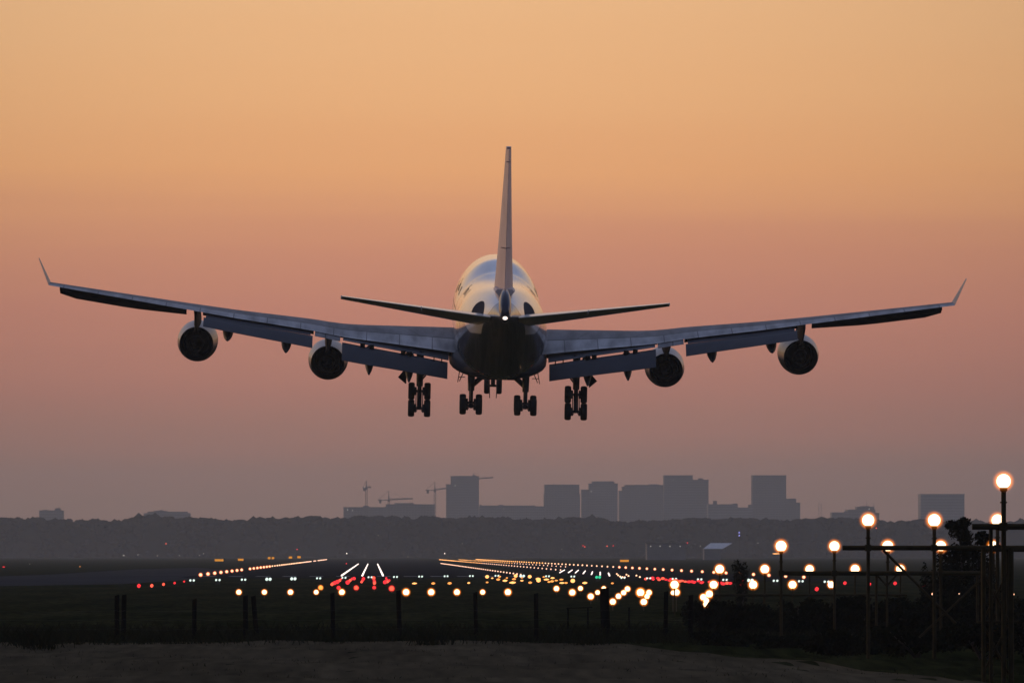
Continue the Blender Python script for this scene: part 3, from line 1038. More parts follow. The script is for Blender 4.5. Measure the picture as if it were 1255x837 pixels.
def engine_fix(e):
    """inside of the duct gets the dark exhaust metal"""
    me = e.data
    me.materials.append(M['duct'])
    n = 48
    for i, p in enumerate(me.polygons):
        j = p.index // n
        if j in (0, 1) or j >= 8:
            p.material_index = 1


for sd_ in (-1, 1):
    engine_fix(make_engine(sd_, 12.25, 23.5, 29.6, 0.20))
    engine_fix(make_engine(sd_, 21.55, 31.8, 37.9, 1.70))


# tail
def surf(name, rings_def, m, parent, tc, n=16, camber=0.0, smooth=35):
    rr = []
    for (o, chord_dir, c, nrm, t_) in rings_def:
        o, cd, nv = Vector(o), Vector(chord_dir), Vector(nrm)
        rr.append([o + cd * (u * c) + nv * (h * c * t_ / tc) for u, h in airfoil(n, tc, camber)])
    b = MB(); b.loft(rr)
    return b.build(name, m, parent, smooth=smooth)


tp_inc = R(-4.6)
for side in (-1, 1):
    rd, re = [], []
    for t in np.linspace(0, 1, 8):
        x = 0.75 + (11.1 - 0.75) * t
        te_s = 66.0 + 2.4 * t
        c = 8.6 * (1 - t) + 2.5 * t
        z = 5.02 + 0.128 * (x - 0.75) + 0.1
        cd = Vector((0, -math.cos(tp_inc), -math.sin(tp_inc)))
        nv = Vector((0, -math.sin(tp_inc), math.cos(tp_inc)))
        o = Vector(P(side * x, te_s, z)) - cd * c
        rd.append((o, cd, c * 0.76, nv, 0.105 * 1 / 0.76))
        h = o + cd * (c * 0.765)
        ev = R(-0.5)
        cd2 = Vector((0, -math.cos(tp_inc + ev), -math.sin(tp_inc + ev)))
        nv2 = Vector((0, -math.sin(tp_inc + ev), math.cos(tp_inc + ev)))
        re.append((h, cd2, c * 0.235, nv2, 0.2))
    st = MB()
    # fixed tailplane: airfoil cut at the elevator hinge
    rr, ra = [], []
    for (o, cd, c76, nv, _t) in rd:
        c = c76 / 0.76
        pts = [(u, h) for u, h in airfoil(24, 0.10, 0.0) if u <= 0.765]
        rr.append([o + cd * (u * c) + nv * (h * c) for u, h in pts])
    st.loft(rr)
    stab = st.build('tailplane', M['tail'] if 'tail' in M else M['white'], plane, smooth=35)
    for a, b_ in ((0.02, 0.47), (0.475, 0.99)):
        rr = []
        for t in np.linspace(a, b_, 4):
            i = t * 7
            i0 = min(6, int(i)); f = i - i0
            o = re[i0][0].lerp(re[i0 + 1][0], f); c = re[i0][2] + (re[i0 + 1][2] - re[i0][2]) * f
            _, cd2, _, nv2, _ = re[i0]
            th = 0.115
            prof = [(0, th), (0.5, th * 0.52), (1, 0.012), (1, -0.012), (0.5, -th * 0.52), (0, -th)]
            rr.append([o + cd2 * (u * c) + nv2 * (h * c * 1.1) for u, h in prof])
        bb = MB(); bb.loft(rr)
        bb.build('elevator', M['white'], stab, smooth=30)

# fin and rudder
fin_r = []
for t in np.linspace(0, 1, 9):
    z = 6.35 + (16.72 - 6.35) * t
    le = 51.8 + (65.2 - 51.8) * t
    te = 63.4 + (69.3 - 63.4) * t
    fin_r.append((le, te, z))
rr = []
for le, te, z in fin_r:
    c = te - le
    tcf = 0.118 * (1 - 0.25 * (z - 6.35) / 10.5)
    rr.append([P(h * c, le + u * c, z) for u, h in airfoil(22, tcf, 0.0) if u <= 0.70])
bb = MB(); bb.loft(rr)
fin = bb.build('tail_fin', M['fin'] if 'fin' in M else M['white'], plane, smooth=35)
for a, b_ in ((0.035, 0.33), (0.337, 0.90), (0.907, 0.985)):
    rr = []
    for t in np.linspace(a, b_, 5):
        i = t * 8; i0 = min(7, int(i)); f = i - i0
        le = fin_r[i0][0] + (fin_r[i0 + 1][0] - fin_r[i0][0]) * f
        te = fin_r[i0][1] + (fin_r[i0 + 1][1] - fin_r[i0][1]) * f
        z = fin_r[i0][2] + (fin_r[i0 + 1][2] - fin_r[i0][2]) * f
        c = te - le
        tcf = 0.118 * (1 - 0.25 * (z - 6.35) / 10.5)
        h0 = tcf * 0.5 * 0.70
        rr.append([P(k * c, le + u * c, z) for u, k in ((0.706, h0), (0.85, h0 * 0.58), (1.0, h0 * 0.03), (1.0, -h0 * 0.03), (0.85, -h0 * 0.58), (0.706, -h0))])
    bb = MB(); bb.loft(rr)
    bb.build('rudder', M['fin'], fin, smooth=25)

rr = []
for s_, z0_, z1_, w_ in ((64.0, 4.6, 7.05, 0.30), (65.2, 4.65, 7.05, 0.42), (66.4, 4.7, 6.98, 0.43), (67.3, 4.78, 6.75, 0.42), (68.0, 4.86, 6.3, 0.37), (68.35, 4.95, 5.9, 0.28)):
    rr.append([P(w_ * math.copysign(abs(math.sin(q)) ** 0.75, math.sin(q)), s_, (z0_ + z1_) / 2 + (z1_ - z0_) / 2 * math.cos(q)) for q in [2 * math.pi * i / 28 for i in range(28)]])
bb = MB(); bb.loft(rr)
bb.build('tail_cone', M['navy'], plane, smooth=50)
rr = []
for s_, w_ in ((56.0, 0.55), (58.5, 0.72), (61.0, 0.74), (63.4, 0.70), (64.2, 0.64)):
    rr.append([P(x_, s_, z_) for x_, z_ in ((-w_, 6.86), (-w_ * 0.8, 7.0), (w_ * 0.8, 7.0), (w_, 6.86), (w_ * 0.6, 6.5), (-w_ * 0.6, 6.5))])
bb = MB(); bb.loft(rr)
bb.build('fin_fillet', M['fin'], plane, smooth=30)
# tail cone end: exhaust and white tail light
MB().lathe([(0, 0.30), (0.35, 0.24), (0.36, 0.18), (0.1, 0.16)], P(0, 68.2, 5.22), (0, -1, 0.02), 20).build('tail_exhaust', M['duct'], plane, smooth=40)
MB().ball(P(0, 68.62, 5.22), 0.115, 2, scale=(1.5, 1, 1)).build('tail_light', M['tail_lamp'] if 'tail_lamp' in M else M['white_l'], plane)
# doors and window rows on the hull: thin dark plates hugging the side
def hull_x(s, z):
    w, zb, zt = fus(s)
    zc = 3.3
    h = (zt - zc) if z > zc else (zc - zb)
    return w * math.sqrt(max(0.0, 1 - ((z - zc) / h) ** 2)) ** 0.96


for side in (-1, 1):
    b = MB()
    for s in np.arange(9.0, 55.0, 0.51):
        x = hull_x(s, 4.25) + 0.006
        b.add([P(side * x, s, 4.08), P(side * x, s + 0.24, 4.08), P(side * (hull_x(s, 4.42) + 0.006), s + 0.24, 4.42), P(side * (hull_x(s, 4.42) + 0.006), s, 4.42)], [(0, 1, 2, 3)])
    b.build('window_row', M['pane'] if 'pane' in M else M['dark'], plane)
    for s in (14.5, 22.0, 31.0, 41.0, 50.5):
        b = MB()
        for k in range(8):
            z0, z1 = 3.5 + 1.85 * k / 8, 3.5 + 1.85 * (k + 1) / 8
            for q0, q1 in ((0, 0.07), (1.0, 1.07)):
                b.add([P(side * (hull_x(s, z0) + 0.008), s + q0, z0), P(side * (hull_x(s, z0) + 0.008), s + q1, z0), P(side * (hull_x(s, z1) + 0.008), s + q1, z1), P(side * (hull_x(s, z1) + 0.008), s + q0, z1)], [(0, 1, 2, 3)])
        b.build('door_seal', M['dark'], plane)


# dark painted strokes of the side lettering, seen almost edge on
for side in (-1, 1):
    for s_, z0_, z1_, ln_ in ((15.5, 5.0, 5.9, 0.5), (17.5, 5.05, 5.6, 1.1), (20.5, 5.3, 6.2, 0.5), (23, 5.4, 5.9, 1.6), (26.5, 5.2, 5.8, 0.6), (34, 5.5, 6.2, 0.7), (36.5, 5.6, 6.0, 1.5), (40, 5.5, 6.1, 0.5)):
        b = MB()
        za = np.linspace(z0_, z1_, 5)
        for k in range(4):
            q0, q1 = s_ - 0.5 * k * ln_ * 0.5, s_ - 0.5 * (k + 1) * ln_ * 0.5
            b.add([P(side * (hull_x(q0, za[k]) + 0.012), q0, za[k]), P(side * (hull_x(q0 + ln_, za[k]) + 0.012), q0 + ln_, za[k]),
                   P(side * (hull_x(q1 + ln_, za[k + 1]) + 0.012), q1 + ln_, za[k + 1]), P(side * (hull_x(q1, za[k + 1]) + 0.012), q1, za[k + 1])], [(0, 1, 2, 3)])
        b.build('livery_mark', M['navy_matt'], plane)


# landing gear
def wheel_mesh(b, r=0.62, w=0.46, c=(0, 0, 0)):
    h = w / 2
    b.lathe([(-h * 0.75, r * 0.52), (-h, r * 0.66), (-h, r * 0.86), (-h * 0.72, r * 0.97), (-h * 0.3, r), (h * 0.3, r), (h * 0.72, r * 0.97), (h, r * 0.86), (h, r * 0.66), (h * 0.75, r * 0.52)], c, (1, 0, 0), 30)


def rim_mesh(b, r=0.62, w=0.46, c=(0, 0, 0)):
    h = w / 2
    b.lathe([(-h * 0.7, 0.05), (-h * 0.55, r * 0.4), (-h * 0.72, r * 0.525), (h * 0.72, r * 0.525), (h * 0.55, r * 0.4), (h * 0.7, 0.05)], c, (1, 0, 0), 20, True)


def wheels(parent, cs, r=0.62, w=0.46):
    for c in cs:
        b = MB(); wheel_mesh(b, r, w, c); o = b.build('tyre', M['tyre'], parent, smooth=40)
        b = MB(); rim_mesh(b, r, w, c); b.build('rim', M['rim'], parent, smooth=40)


def truck(name, x, s, z_piv, tilt, z_top, half=0.57, hb=0.735, brace=1, top_dx=0.0):
    """strut + bogie beam + four wheels; rear axle hangs lower by the tilt"""
    ca, sa = math.cos(R(tilt)), math.sin(R(tilt))
    fr_ = (s - hb * ca, z_piv + hb * sa); re_ = (s + hb * ca, z_piv - hb * sa)
    b = MB()
    top = P(x + top_dx, s - 0.15, z_top)
    b.tube(P(x, s, z_piv), P(x + top_dx * 0.3, s - 0.05, z_piv + 1.0), 0.15, 0.15, 14)
    b.tube(P(x + top_dx * 0.3, s - 0.05, z_piv + 0.95), top, 0.23, 0.27, 14)
    b.tube(P(x, fr_[0] - 0.12, fr_[1] + 0.05 * sa), P(x, re_[0] + 0.12, re_[1]), 0.17, 0.17, 12)
    for q in (fr_, re_):
        b.tube(P(x - half - 0.12, *q), P(x + half + 0.12, *q), 0.10, 0.10, 10)
        for k in (-0.27, 0.27):
            b.lathe([(-0.07, 0.1), (-0.07, 0.30), (0.07, 0.30), (0.07, 0.1)], P(x + k, *q), (1, 0, 0), 16)
    for k in (-0.11, 0.11):
        b.tube(P(x + k, re_[0] + 0.1, re_[1] - 0.05), P(x + k * 2.2, re_[0] + 0.25, re_[1] - 0.30), 0.035, 0.02, 6)
    # torque links and brake rods
    b.tube(P(x, s + 0.18, z_piv + 0.15), P(x, s + 0.55, z_piv + 0.75), 0.07, 0.06, 6)
    b.tube(P(x, s + 0.55, z_piv + 0.75), P(x, s + 0.2, z_piv + 1.3), 0.06, 0.07, 6)
    for k in (-0.24, 0.24):
        b.tube(P(x + k, fr_[0], fr_[1] - 0.2), P(x + k, re_[0], re_[1] + 0.15), 0.035, 0.035, 6)
    g = b.build(name, M['gear'], plane, smooth=40)
    wheels(g, [P(x + k, *q) for q in (fr_, re_) for k in (-half, half)])
    return g


for side in (-1, 1):
    x = side * 5.58
    g = truck('landing_gear', x, 38.0, -1.92, 53.0, 1.5, brace=0)
    b = MB()
    b.tube(P(x - side * 0.1, 37.9, -0.35), P(x - side * 0.95, 37.6, 0.75), 0.075, 0.075, 8)
    b.tube(P(x - side * 0.05, 37.9, -0.62), P(x - side * 0.42, 37.8, -0.18), 0.06, 0.06, 8)
    b.build('side_brace', M['gear'], g)
    b = MB()
    xd = x + side * 0.95
    b.add([P(xd - 0.02, 37.0, 0.3), P(xd + side * 0.55, 37.5, -0.35), P(xd, 38.6, -0.75), P(xd - 0.02, 38.8, 0.2),
           P(xd - 0.06, 37.0, 0.3), P(xd + side * 0.55 - 0.06, 37.5, -0.38), P(xd - 0.06, 38.6, -0.78), P(xd - 0.06, 38.8, 0.2)],
          [(0, 1, 2, 3), (7, 6, 5, 4), (0, 4, 5, 1), (1, 5, 6, 2), (2, 6, 7, 3), (3, 7, 4, 0)])
    b.build('gear_door', M['dark'], g)
    x = side * 1.93
    g = truck('landing_gear', x, 41.0, -2.02, 6.0, 0.25)
    b = MB()
    b.tube(P(x, 40.9, -0.72), P(x - side * 1.2, 40.3, 0.32), 0.19, 0.19, 10)
    b.tube(P(x, 40.85, -0.2), P(x, 38.6, 0.3), 0.10, 0.10, 8)
    b.tube(P(x - side * 0.4, 40.7, -0.22), P(0, 40.6, -0.22), 0.045, 0.045, 6)
    b.lathe([(-0.25, 0.2), (0.25, 0.24)], P(x, 40.95, -0.75), (0, 0, 1), 12, True)
    b.build('side_brace', M['gear'], g)
    b = MB()
    for q in (0, 1):
        b.tube(P(x + side * (0.55 + 0.3 * q), 40.6, 0.25), P(x + side * (0.85 + 0.12 * q), 40.6 + q, -0.42), 0.035, 0.03, 6)
    b.tube(P(x + side * 0.45, 40.6, -0.12), P(x + side * 0.9, 40.6, -0.12), 0.03, 0.03, 6)
    b.build('door_rod', M['gear'], g)

b = MB()
b.tube(P(0, 8.0, -2.2), P(0, 7.8, 0.4), 0.16, 0.22, 12)
b.tube(P(-0.5, 8.0, -2.25), P(0.5, 8.0, -2.25), 0.09, 0.09, 10)
b.tube(P(-0.22, 8.1, -1.3), P(-0.25, 10.2, 0.2), 0.08, 0.08, 8)
b.tube(P(0.22, 8.1, -1.3), P(0.25, 10.2, 0.2), 0.08, 0.08, 8)
g = b.build('landing_gear', M['gear'], plane, smooth=40)
wheels(g, [P(-0.46, 8.0, -2.25), P(0.46, 8.0, -2.25)], 0.62, 0.42)
b = MB()
for k in (-1, 1):
    b.tube(P(k * 0.35, 9.0, 0.2), P(k * 0.62 * 0.4, 9.6, -3.1), 0.04, 0.035, 6)
b.build('door_rod', M['gear'], g)

# ================================================================== LIGHTS
def unit_lamp(name, m_bulb, halo=None, r=0.2, stem=True, halo_k=1.9, m_stem='post'):
    """builds the first of a kind at the origin: lamp centre at z = 0 of the child, post below"""
    e = empty(name)
    return e


LAMP_CACHE = {}
GLOW_ME = {}


def lens(e, z, rad, m):  # added ball of glow round a bulb, stands in for bloom
    if m.name not in GLOW_ME:
        o = MB().ball((0, 0, 0), 1.0, 3).build('lens', m, e, smooth=180)  # added ball of glow, no real lens
        GLOW_ME[m.name] = o.data
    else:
        o = bpy.data.objects.new('lens', GLOW_ME[m.name])  # added ball of glow, no real lens
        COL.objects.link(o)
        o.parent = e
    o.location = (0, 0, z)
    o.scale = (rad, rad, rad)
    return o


def lamp(name, loc, r, m, label, cat, group, halo=None, halo_k=1.75, post_r=0.05, post=True):
    """runway lamp standing on the ground: Empty at its foot, lamp head and post as parts"""
    x, y, z = loc
    e = empty(name, (x, y, 0.0))
    tag(e, label, cat, group)
    key = (m, round(r, 3), round(z, 2), halo, halo_k, post_r, post)
    if key not in LAMP_CACHE:
        parts = []
        o = MB().ball((0, 0, z), r, 3 if r > 0.12 else 2).build('bulb', M[m], e, smooth=180)
        parts.append(o)
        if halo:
            parts.append(lens(e, z, r * halo_k, M[halo]))  # added halo, not a part of the lamp
        if post:
            b = MB().tube((0, 0, 0), (0, 0, max(0.05, z - r * 0.95)), post_r, post_r, 8)
            if r > 0.12:
                b.lathe([(z - r * 1.25, post_r), (z - r * 1.02, r * 0.55), (z - r * 0.9, r * 0.6)], (0, 0, 0), (0, 0, 1), 12)
            parts.append(b.build('post', M['post'], e))
        LAMP_CACHE[key] = parts
    else:
        for p in LAMP_CACHE[key]:
            c = p.copy()
            COL.objects.link(c)
            c.parent = e
    return e


def dot(name, loc, r, m, label, cat, group, scale=(1, 1, 1)):
    """a light too small in the photo to show its parts"""
    key = ('dot', m, round(r, 3), scale)
    if key not in LAMP_CACHE:
        o = MB().ball((0, 0, 0), r, 2 if r > 0.2 else 1, scale=scale).build(name, M[m])
        LAMP_CACHE[key] = o
    else:
        o = LAMP_CACHE[key].copy()
        COL.objects.link(o)
    o.name = name
    o.location = loc
    return tag(o, label, cat, group)


# --- runway edge rows -------------------------------------------------
def row(name, xlat, ys, z, r_of, m_of, what, group, near_n, skip=(), glow=0):
    for i, y in enumerate(ys):
        if i in skip:
            continue
        if i < near_n:
            lab = '%s lamp from the near end of %s' % (ORD[i], what)
        else:
            lab = 'one of the tiny far lamps running together in %s' % what
        if i < glow:
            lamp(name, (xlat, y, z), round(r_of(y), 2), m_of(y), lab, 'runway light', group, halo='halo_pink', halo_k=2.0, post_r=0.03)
        else:
            dot(name, (xlat, y, z), r_of(y), m_of(y), lab, 'runway light', group)


row('runway_edge_light', -23.5, [1059 + 47.3 * k for k in range(62)], 0.35, lambda y: 0.17 + 0.04 * (y / 2500), lambda y: 'warm' if y < 2600 else 'warm_far',
    'the left runway edge row', 'lamps along the left runway edge', 14, skip=(8, 41, 42, 46, 47), glow=16)
row('runway_edge_light', 20.5, [1075 + 28.0 * k for k in range(46)], 0.35, lambda y: 0.10 + 0.05 * (y / 2000), lambda y: 'warm_far',
    'the right runway edge row', 'lamps along the right runway edge', 10)
row('runway_edge_light', 53.0, [953 + 42.0 * k for k in range(73)], 0.35, lambda y: 0.125 + 0.10 * (y / 2500), lambda y: 'warm' if y < 2400 else 'gold',
    'the long outer right row', 'lamps in the long outer right row', 20, glow=18)
row('runway_edge_light', 33.9, [1400 + 38.0 * k for k in range(68)], 0.3, lambda y: 0.11 + 0.07 * (y / 2500), lambda y: 'warm_far' if y < 2400 else 'gold',
    'the inner right row', 'lamps in the inner right row', 10)
row('runway_edge_light', 43.5, [1750 + 45.0 * k for k in range(49)], 0.3, lambda y: 0.10 + 0.07 * (y / 2500), lambda y: 'warm_far' if y < 2400 else 'gold',
    'the middle right row', 'lamps in the middle right row', 8)
# three bright lines of closely set lamps in the runway
for nm, xl in (('left', -1.5 - 2.95), ('middle', -1.5), ('right', -1.5 + 2.95)):
    row('touchdown_light', xl, [1110 + 28.0 * k for k in range(46)], 0.12, lambda y: 0.14 + 0.03 * (y / 2000), lambda y: 'white_l',
        'the %s one of three white lines' % nm, 'lamps in the three white lines on the runway', 4)

# --- curved short dashes of inset lights on the right -----------------
DASH = [(689, 699.8, 60), (699, 699.8, 55), (707, 700.1, 48), (716, 701, 38), (725.5, 702, 20), (735.6, 702.5, 0), (746.4, 703.6, -22)]
b0 = None
for i, (x_, y_, a_) in enumerate(DASH):
    p = gnd(x_, y_, 0.08)
    b = MB()
    for k in range(7):
        f = (k / 6 - 0.5)
        yy = p.y / (1 + f * 3.2 * p.y / (F_PX * CAM_Z))
        xx = (x_ - f * math.tan(R(a_)) * 3.2 - VP_X) / F_PX * yy
        b.ball((xx - p.x, yy - p.y, 0), 0.12, 1)
    o = b.build('inset_light_strip', M['white_l'])
    o.location = p
    tag(o, '%s short white dash of lamps from the left in the curved turn-off' % ORD[i], 'light strip', 'short white dashes of the curved turn-off')
for i, (x_, y_) in enumerate([(756, 703), (757.6, 704.7), (760, 706.2), (763, 707), (765.7, 707.2), (767.8, 703.9), (770.3, 705.5), (780, 705), (784.2, 706.8)]):
    dot('inset_light', gnd(x_, y_, 0.1), 0.14, 'warm', '%s small lamp from the left in the loose curve after the dashes' % ORD[i], 'runway light', 'small lamps curving off the inner right row')

# --- paired threshold lights -----------------------------------------
XT = [235.4, 267, 298.5, 329, 359.5, 390.5, 421.5, 453.5, 484.7, 515.5, 546.7, 577.7, 609, 640, 671, 702, 733, 763.5, 795, 826.5, 857.5, 888.5, 919.5, 950.5, 981.5, 1013]
first = None
for i, x_ in enumerate(XT):
    y_ = float(np.interp(x_, [235, 298, 360, 453, 546, 609, 702, 733, 857, 1013], [710.9, 710.0, 708.9, 707.0, 705.8, 705.2, 706.1, 707, 709.6, 712.5]))
    p = gnd(x_, y_, 0.45)
    e = empty('threshold_light', (p.x, p.y, 0))
    lab = '%s pair of small pale lamps from the left along the runway threshold' % (ORD[i] if i < 20 else ['twenty first', 'twenty second', 'twenty third', 'twenty fourth', 'twenty fifth', 'twenty sixth'][i - 20])
    tag(e, lab, 'runway light', 'paired lamps across the runway threshold')
    mm = 'green2' if i in (16,) else 'green'
    rr_ = 0.13 if i not in (3, 4, 13, 16, 22) else 0.19
    for k in (-0.18, 0.18):
        dot('bulb', (0, 0, 0), rr_, mm, None, None, None).parent = e
        list(e.children)[-1].location = (k, 0, 0.45)
    MB().box(-0.25, 0.25, 0.02, 0.1, 0, 0.42).build('bracket', M['post'], e)

# --- red lights -------------------------------------------------------
REDS = [(170.2, 717.6), (186, 717.4), (200.4, 715.7), (214, 714.1), (225.7, 712.3)]
for i, (x_, y_) in enumerate(REDS):
    dot('stop_light', gnd(x_, y_, 0.3), 0.19 - 0.02 * i, 'red' if i in (0, 3, 4) else 'redglow', '%s red lamp from the left beside the pale taxiway' % ORD[i], 'red light', 'red lamps beside the pale taxiway')
REDC = [(407, 715.6), (410, 714), (413.4, 712.7), (416.3, 711), (419, 709), (426, 713.4), (429, 711), (431.5, 709), (434, 708.6), (443.2, 712.7), (444.6, 710.6), (445.4, 708.8), (458, 708), (458.4, 710.2), (458.8, 712.3), (459, 714.2),
        (473.3, 708.2), (474, 710.5), (475, 712.6), (471.8, 713), (477, 711)]
for i, (x_, y_) in enumerate(REDC):
    dot('stop_light', gnd(x_, y_, 0.25), random.uniform(0.15, 0.23), 'red' if i % 3 else 'redglow', 'one of the small red lamps clustered at the near ends of the three white lines', 'red light', 'red lamps clustered at the near ends of the white lines')
for i, (x_, y_, r_, m_) in enumerate([(415, 720, 0.14, 'red'), (436.6, 720, 0.17, 'redglow'), (458.6, 719.7, 0.13, 'red'), (480, 720.8, 0.19, 'redglow'), (393, 719.8, 0.17, 'amber')]):
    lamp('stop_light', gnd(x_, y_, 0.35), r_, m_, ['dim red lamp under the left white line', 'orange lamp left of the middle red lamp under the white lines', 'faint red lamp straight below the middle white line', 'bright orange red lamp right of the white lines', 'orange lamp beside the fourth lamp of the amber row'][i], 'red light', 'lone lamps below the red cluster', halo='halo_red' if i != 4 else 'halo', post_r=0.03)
for i in range(30):
    t = i / 29
    y_ = 708.2 + 7.2 * t ** 1.1
    x_ = 791 + 103 * t + random.uniform(-1.5, 1.5)
    if 60 < i * 3 < 66: continue
    dot('stop_light', gnd(x_, y_ + random.choice((-0.9, 0.2, 0.9)), 0.3), 0.12 + 0.05 * random.random(), 'redglow' if i in (0, 5, 6, 12, 13, 14, 28) else 'red', 'one of the red lamps in the dense slanting red row at right', 'red light', 'red lamps of the slanting row at right', (1.7, 1, 1))
for i, (x_, y_, l_) in enumerate([(910, 712.5, 'red lamp behind the little dark tree'), (909, 715.5, 'lower red lamp behind the little dark tree'), (1001, 721.5, 'round red lamp under the right amber masts'), (1035.5, 714.2, 'single red lamp right of the lowest mast row'), (1065.5, 715.5, 'red lamp at the foot of the middle mast'), (1097, 714.5, 'upright red lamp between the gantry legs'), (1133, 717.3, 'wide red lamp beyond the diagonal brace')]):
    dot('stop_light', gnd(x_, y_, 0.3), 0.19, 'red', l_, 'red light', 'single red lamps at right')

# --- amber approach lights -------------------------------------------
AR = [292.7, 324, 356, 387.5, 419, 497.7, 528.5, 560, 591.5, 622.5]
for i, x_ in enumerate(AR):
    p = gnd(x_, 725.3 - 0.0, 0.45)
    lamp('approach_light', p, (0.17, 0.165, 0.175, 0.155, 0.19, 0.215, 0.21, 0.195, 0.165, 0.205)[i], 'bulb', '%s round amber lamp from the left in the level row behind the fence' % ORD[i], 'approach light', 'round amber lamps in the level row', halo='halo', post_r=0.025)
AC = [(682, 721, .19), (701.4, 725.7, .2), (711.4, 720.7, .17), (724, 730.6, .19), (732.4, 725.7, .15), (740, 720.7, .16), (751, 737, .175), (758, 730.3, .175), (764.3, 726, .165), (769, 721.4, .19),
      (785, 725.7, .25), (795.4, 725.8, .18), (793, 730.5, .165), (789, 737.2, .185)]
ACL = ['round amber lamp alone right of the level row', 'amber lamp below and right of the lone one', 'amber lamp above the second and third of the left slant', 'lowest amber lamp of the slant left of the thick post', 'middle amber lamp of the slant left of the thick post', 'top amber lamp half hidden by the thick post',
       'lowest lamp of the slanting four right of the thick post', 'second lowest lamp of the slanting four right of the thick post', 'second highest lamp of the slanting four right of the thick post', 'highest lamp of the slanting four right of the thick post',
       'largest lamp of the close cluster of four', 'upper right lamp of the close cluster of four', 'inner lamp of the close cluster of four', 'lowest lamp of the close cluster of four']
for (x_, y_, r_), l_ in zip(AC, ACL):
    lamp('approach_light', gnd(x_, y_, 0.5), r_ * (0.92 if y_ > 729 else 1.0), 'bulb', l_, 'approach light', 'round amber lamps of the slanting rows', halo='halo', post_r=0.025)
FL = [(508, 714.6), (531, 714.6), (551, 714.4), (574.5, 714), (597, 706.4), (597, 713.3), (603.3, 708.2), (610.6, 709.8), (612.2, 706.3), (618.9, 711.2), (621.2, 707.9), (630, 709.3), (628.2, 713.6), (632, 705.4), (639.6, 707.6), (639.6, 711.2), (649.2, 706.3), (649.8, 713.6),
      (659.4, 708.9), (660, 710.8), (666.4, 706.7), (669.6, 709.8), (672.8, 712.7), (676.6, 712), (677.2, 708), (681.7, 711), (688, 709.9), (688.7, 714), (693.8, 714), (702, 711.4), (716.7, 714), (750.5, 714.4)]
for i, (x_, y_) in enumerate(FL):
    big = i in (4, 13, 16, 19, 29)
    l_ = ('%s flat amber lamp from the left in the thin row behind the level row' % ORD[i]) if i < 4 else ('rightmost pale lamp beyond the flat amber lamps' if i == 31 else 'one of the flat amber lamps crowded in front of the right runway rows')
    dot('approach_light', gnd(x_, y_, 0.4), 0.24 if big else random.uniform(0.11, 0.19), 'gold' if i % 3 == 0 or big else 'amber', l_, 'approach light', 'flat amber lamps crowded right of centre', (1.0, 1, 0.9) if big else (random.choice((1.3, 1.7, 2.2)), 1, 0.7))
# small pale dots on the runway's near edge
# --- lamps on the approach masts -------------------------------------
def mast_lamp(px_, py_, d, r, foot_z, label, post_r, group, halo_k=1.72):
    r *= random.uniform(0.88, 0.97)
    p = at(px_, py_, d)
    e = empty('approach_mast_light', (p.x, p.y, 0))
    tag(e, label, 'approach light', group)
    MB().ball((0, 0, p.z), r, 3).build('bulb', M['bulb_near'], e, smooth=180)
    lens(e, p.z, r * halo_k, M['halo'])  # ball of added glow round the bulb
    b = MB().tube((0, 0, foot_z), (0, 0, p.z - r * 1.05), post_r, post_r, 10)
    b.build('post', M['olive'], e)
    b = MB().lathe([(p.z - r * 1.5, post_r * 1.05), (p.z - r * 1.35, post_r * 1.5), (p.z - r * 0.98, post_r * 1.6), (p.z - r * 0.9, r * 0.5)], (0, 0, 0), (0, 0, 1), 12)
    b.build('socket', M['olive'], e)
    MB().tube((0, 0, p.z - r * 3.1), (0, 0, p.z - r * 2.9), post_r * 1.45, post_r * 1.45, 12).build('collar', M['olive'], e)
    return e


mast_lamp(1230, 589.5, 190, 0.195, 0.0, 'highest and largest round lamp on the tall mast at far right', 0.062, 'amber lamps on the high gantry')
for i, x_ in enumerate((1064, 1145, 1222.5)):
    mast_lamp(x_, 637.3, 237, 0.195, 0.0, '%s lamp from the left in the upper row of three masts' % ORD[i], 0.058, 'amber lamps on the upper mast row')
for i, x_ in enumerate((957.3, 1022.6, 1088, 1153, 1217.5)):
    mast_lamp(x_, 669, 271, 0.192, 0.0 if i in (0, 1, 3) else 2.5, '%s lamp from the left in the second mast row of five' % ORD[i], 0.05, 'amber lamps on the second mast row')
for i, x_ in enumerate((882, 937.3, 992.2, 1048, 1103.5)):
    mast_lamp(x_, 697.2, 316, 0.18, 0.9, '%s lamp from the left in the third mast row of five' % ORD[i], 0.035, 'amber lamps on the third mast row')
for i, x_ in enumerate((826.7, 874.6, 923, 971.3, 1018.7)):
    mast_lamp(x_, 716.2, 365, 0.19 if i < 4 else 0.165, 0.3, '%s lamp from the left in the lowest mast row of five' % ORD[i], 0.03, 'amber lamps on the lowest mast row')
for i, (x_, y_, r_) in enumerate(((824.8, 726, .12), (829, 725.5, .17), (862, 731.5, .17), (869.3, 727.6, .19), (865.5, 735.6, .15), (865, 740.3, .14), (910, 727.6, .14))):
    lamp('approach_light', at(x_, y_, 430), r_, 'bulb', ['thin lamp left of the bright one under the lowest mast row', 'bright lamp right under the first lamp of the lowest mast row', 'left lamp of the knot of lamps in the hedge edge', 'upper right lamp of the knot in the hedge edge', 'flattened lamp below the knot in the hedge edge', 'lowest lamp glinting in the hedge edge', 'small lamp shining through the hedge below the little tree'][i], 'approach light', 'lamps seen through the hedge', halo='halo' if i < 6 else None, post_r=0.02)
for i, (x_, y_, d_, r_) in enumerate(((1143.5, 727.5, 238, 0.05), (1175.5, 727.3, 238, 0.02), (1242, 728, 238, 0.035))):
    dot('work_lamp', at(x_, y_, d_), r_, 'warm', ['small yellow lamp low between the gantry legs', 'pin point lamp beside the crossed braces', 'tiny lamp at the right foot of the tall mast'][i], 'lamp', 'small lamps low on the gantry')


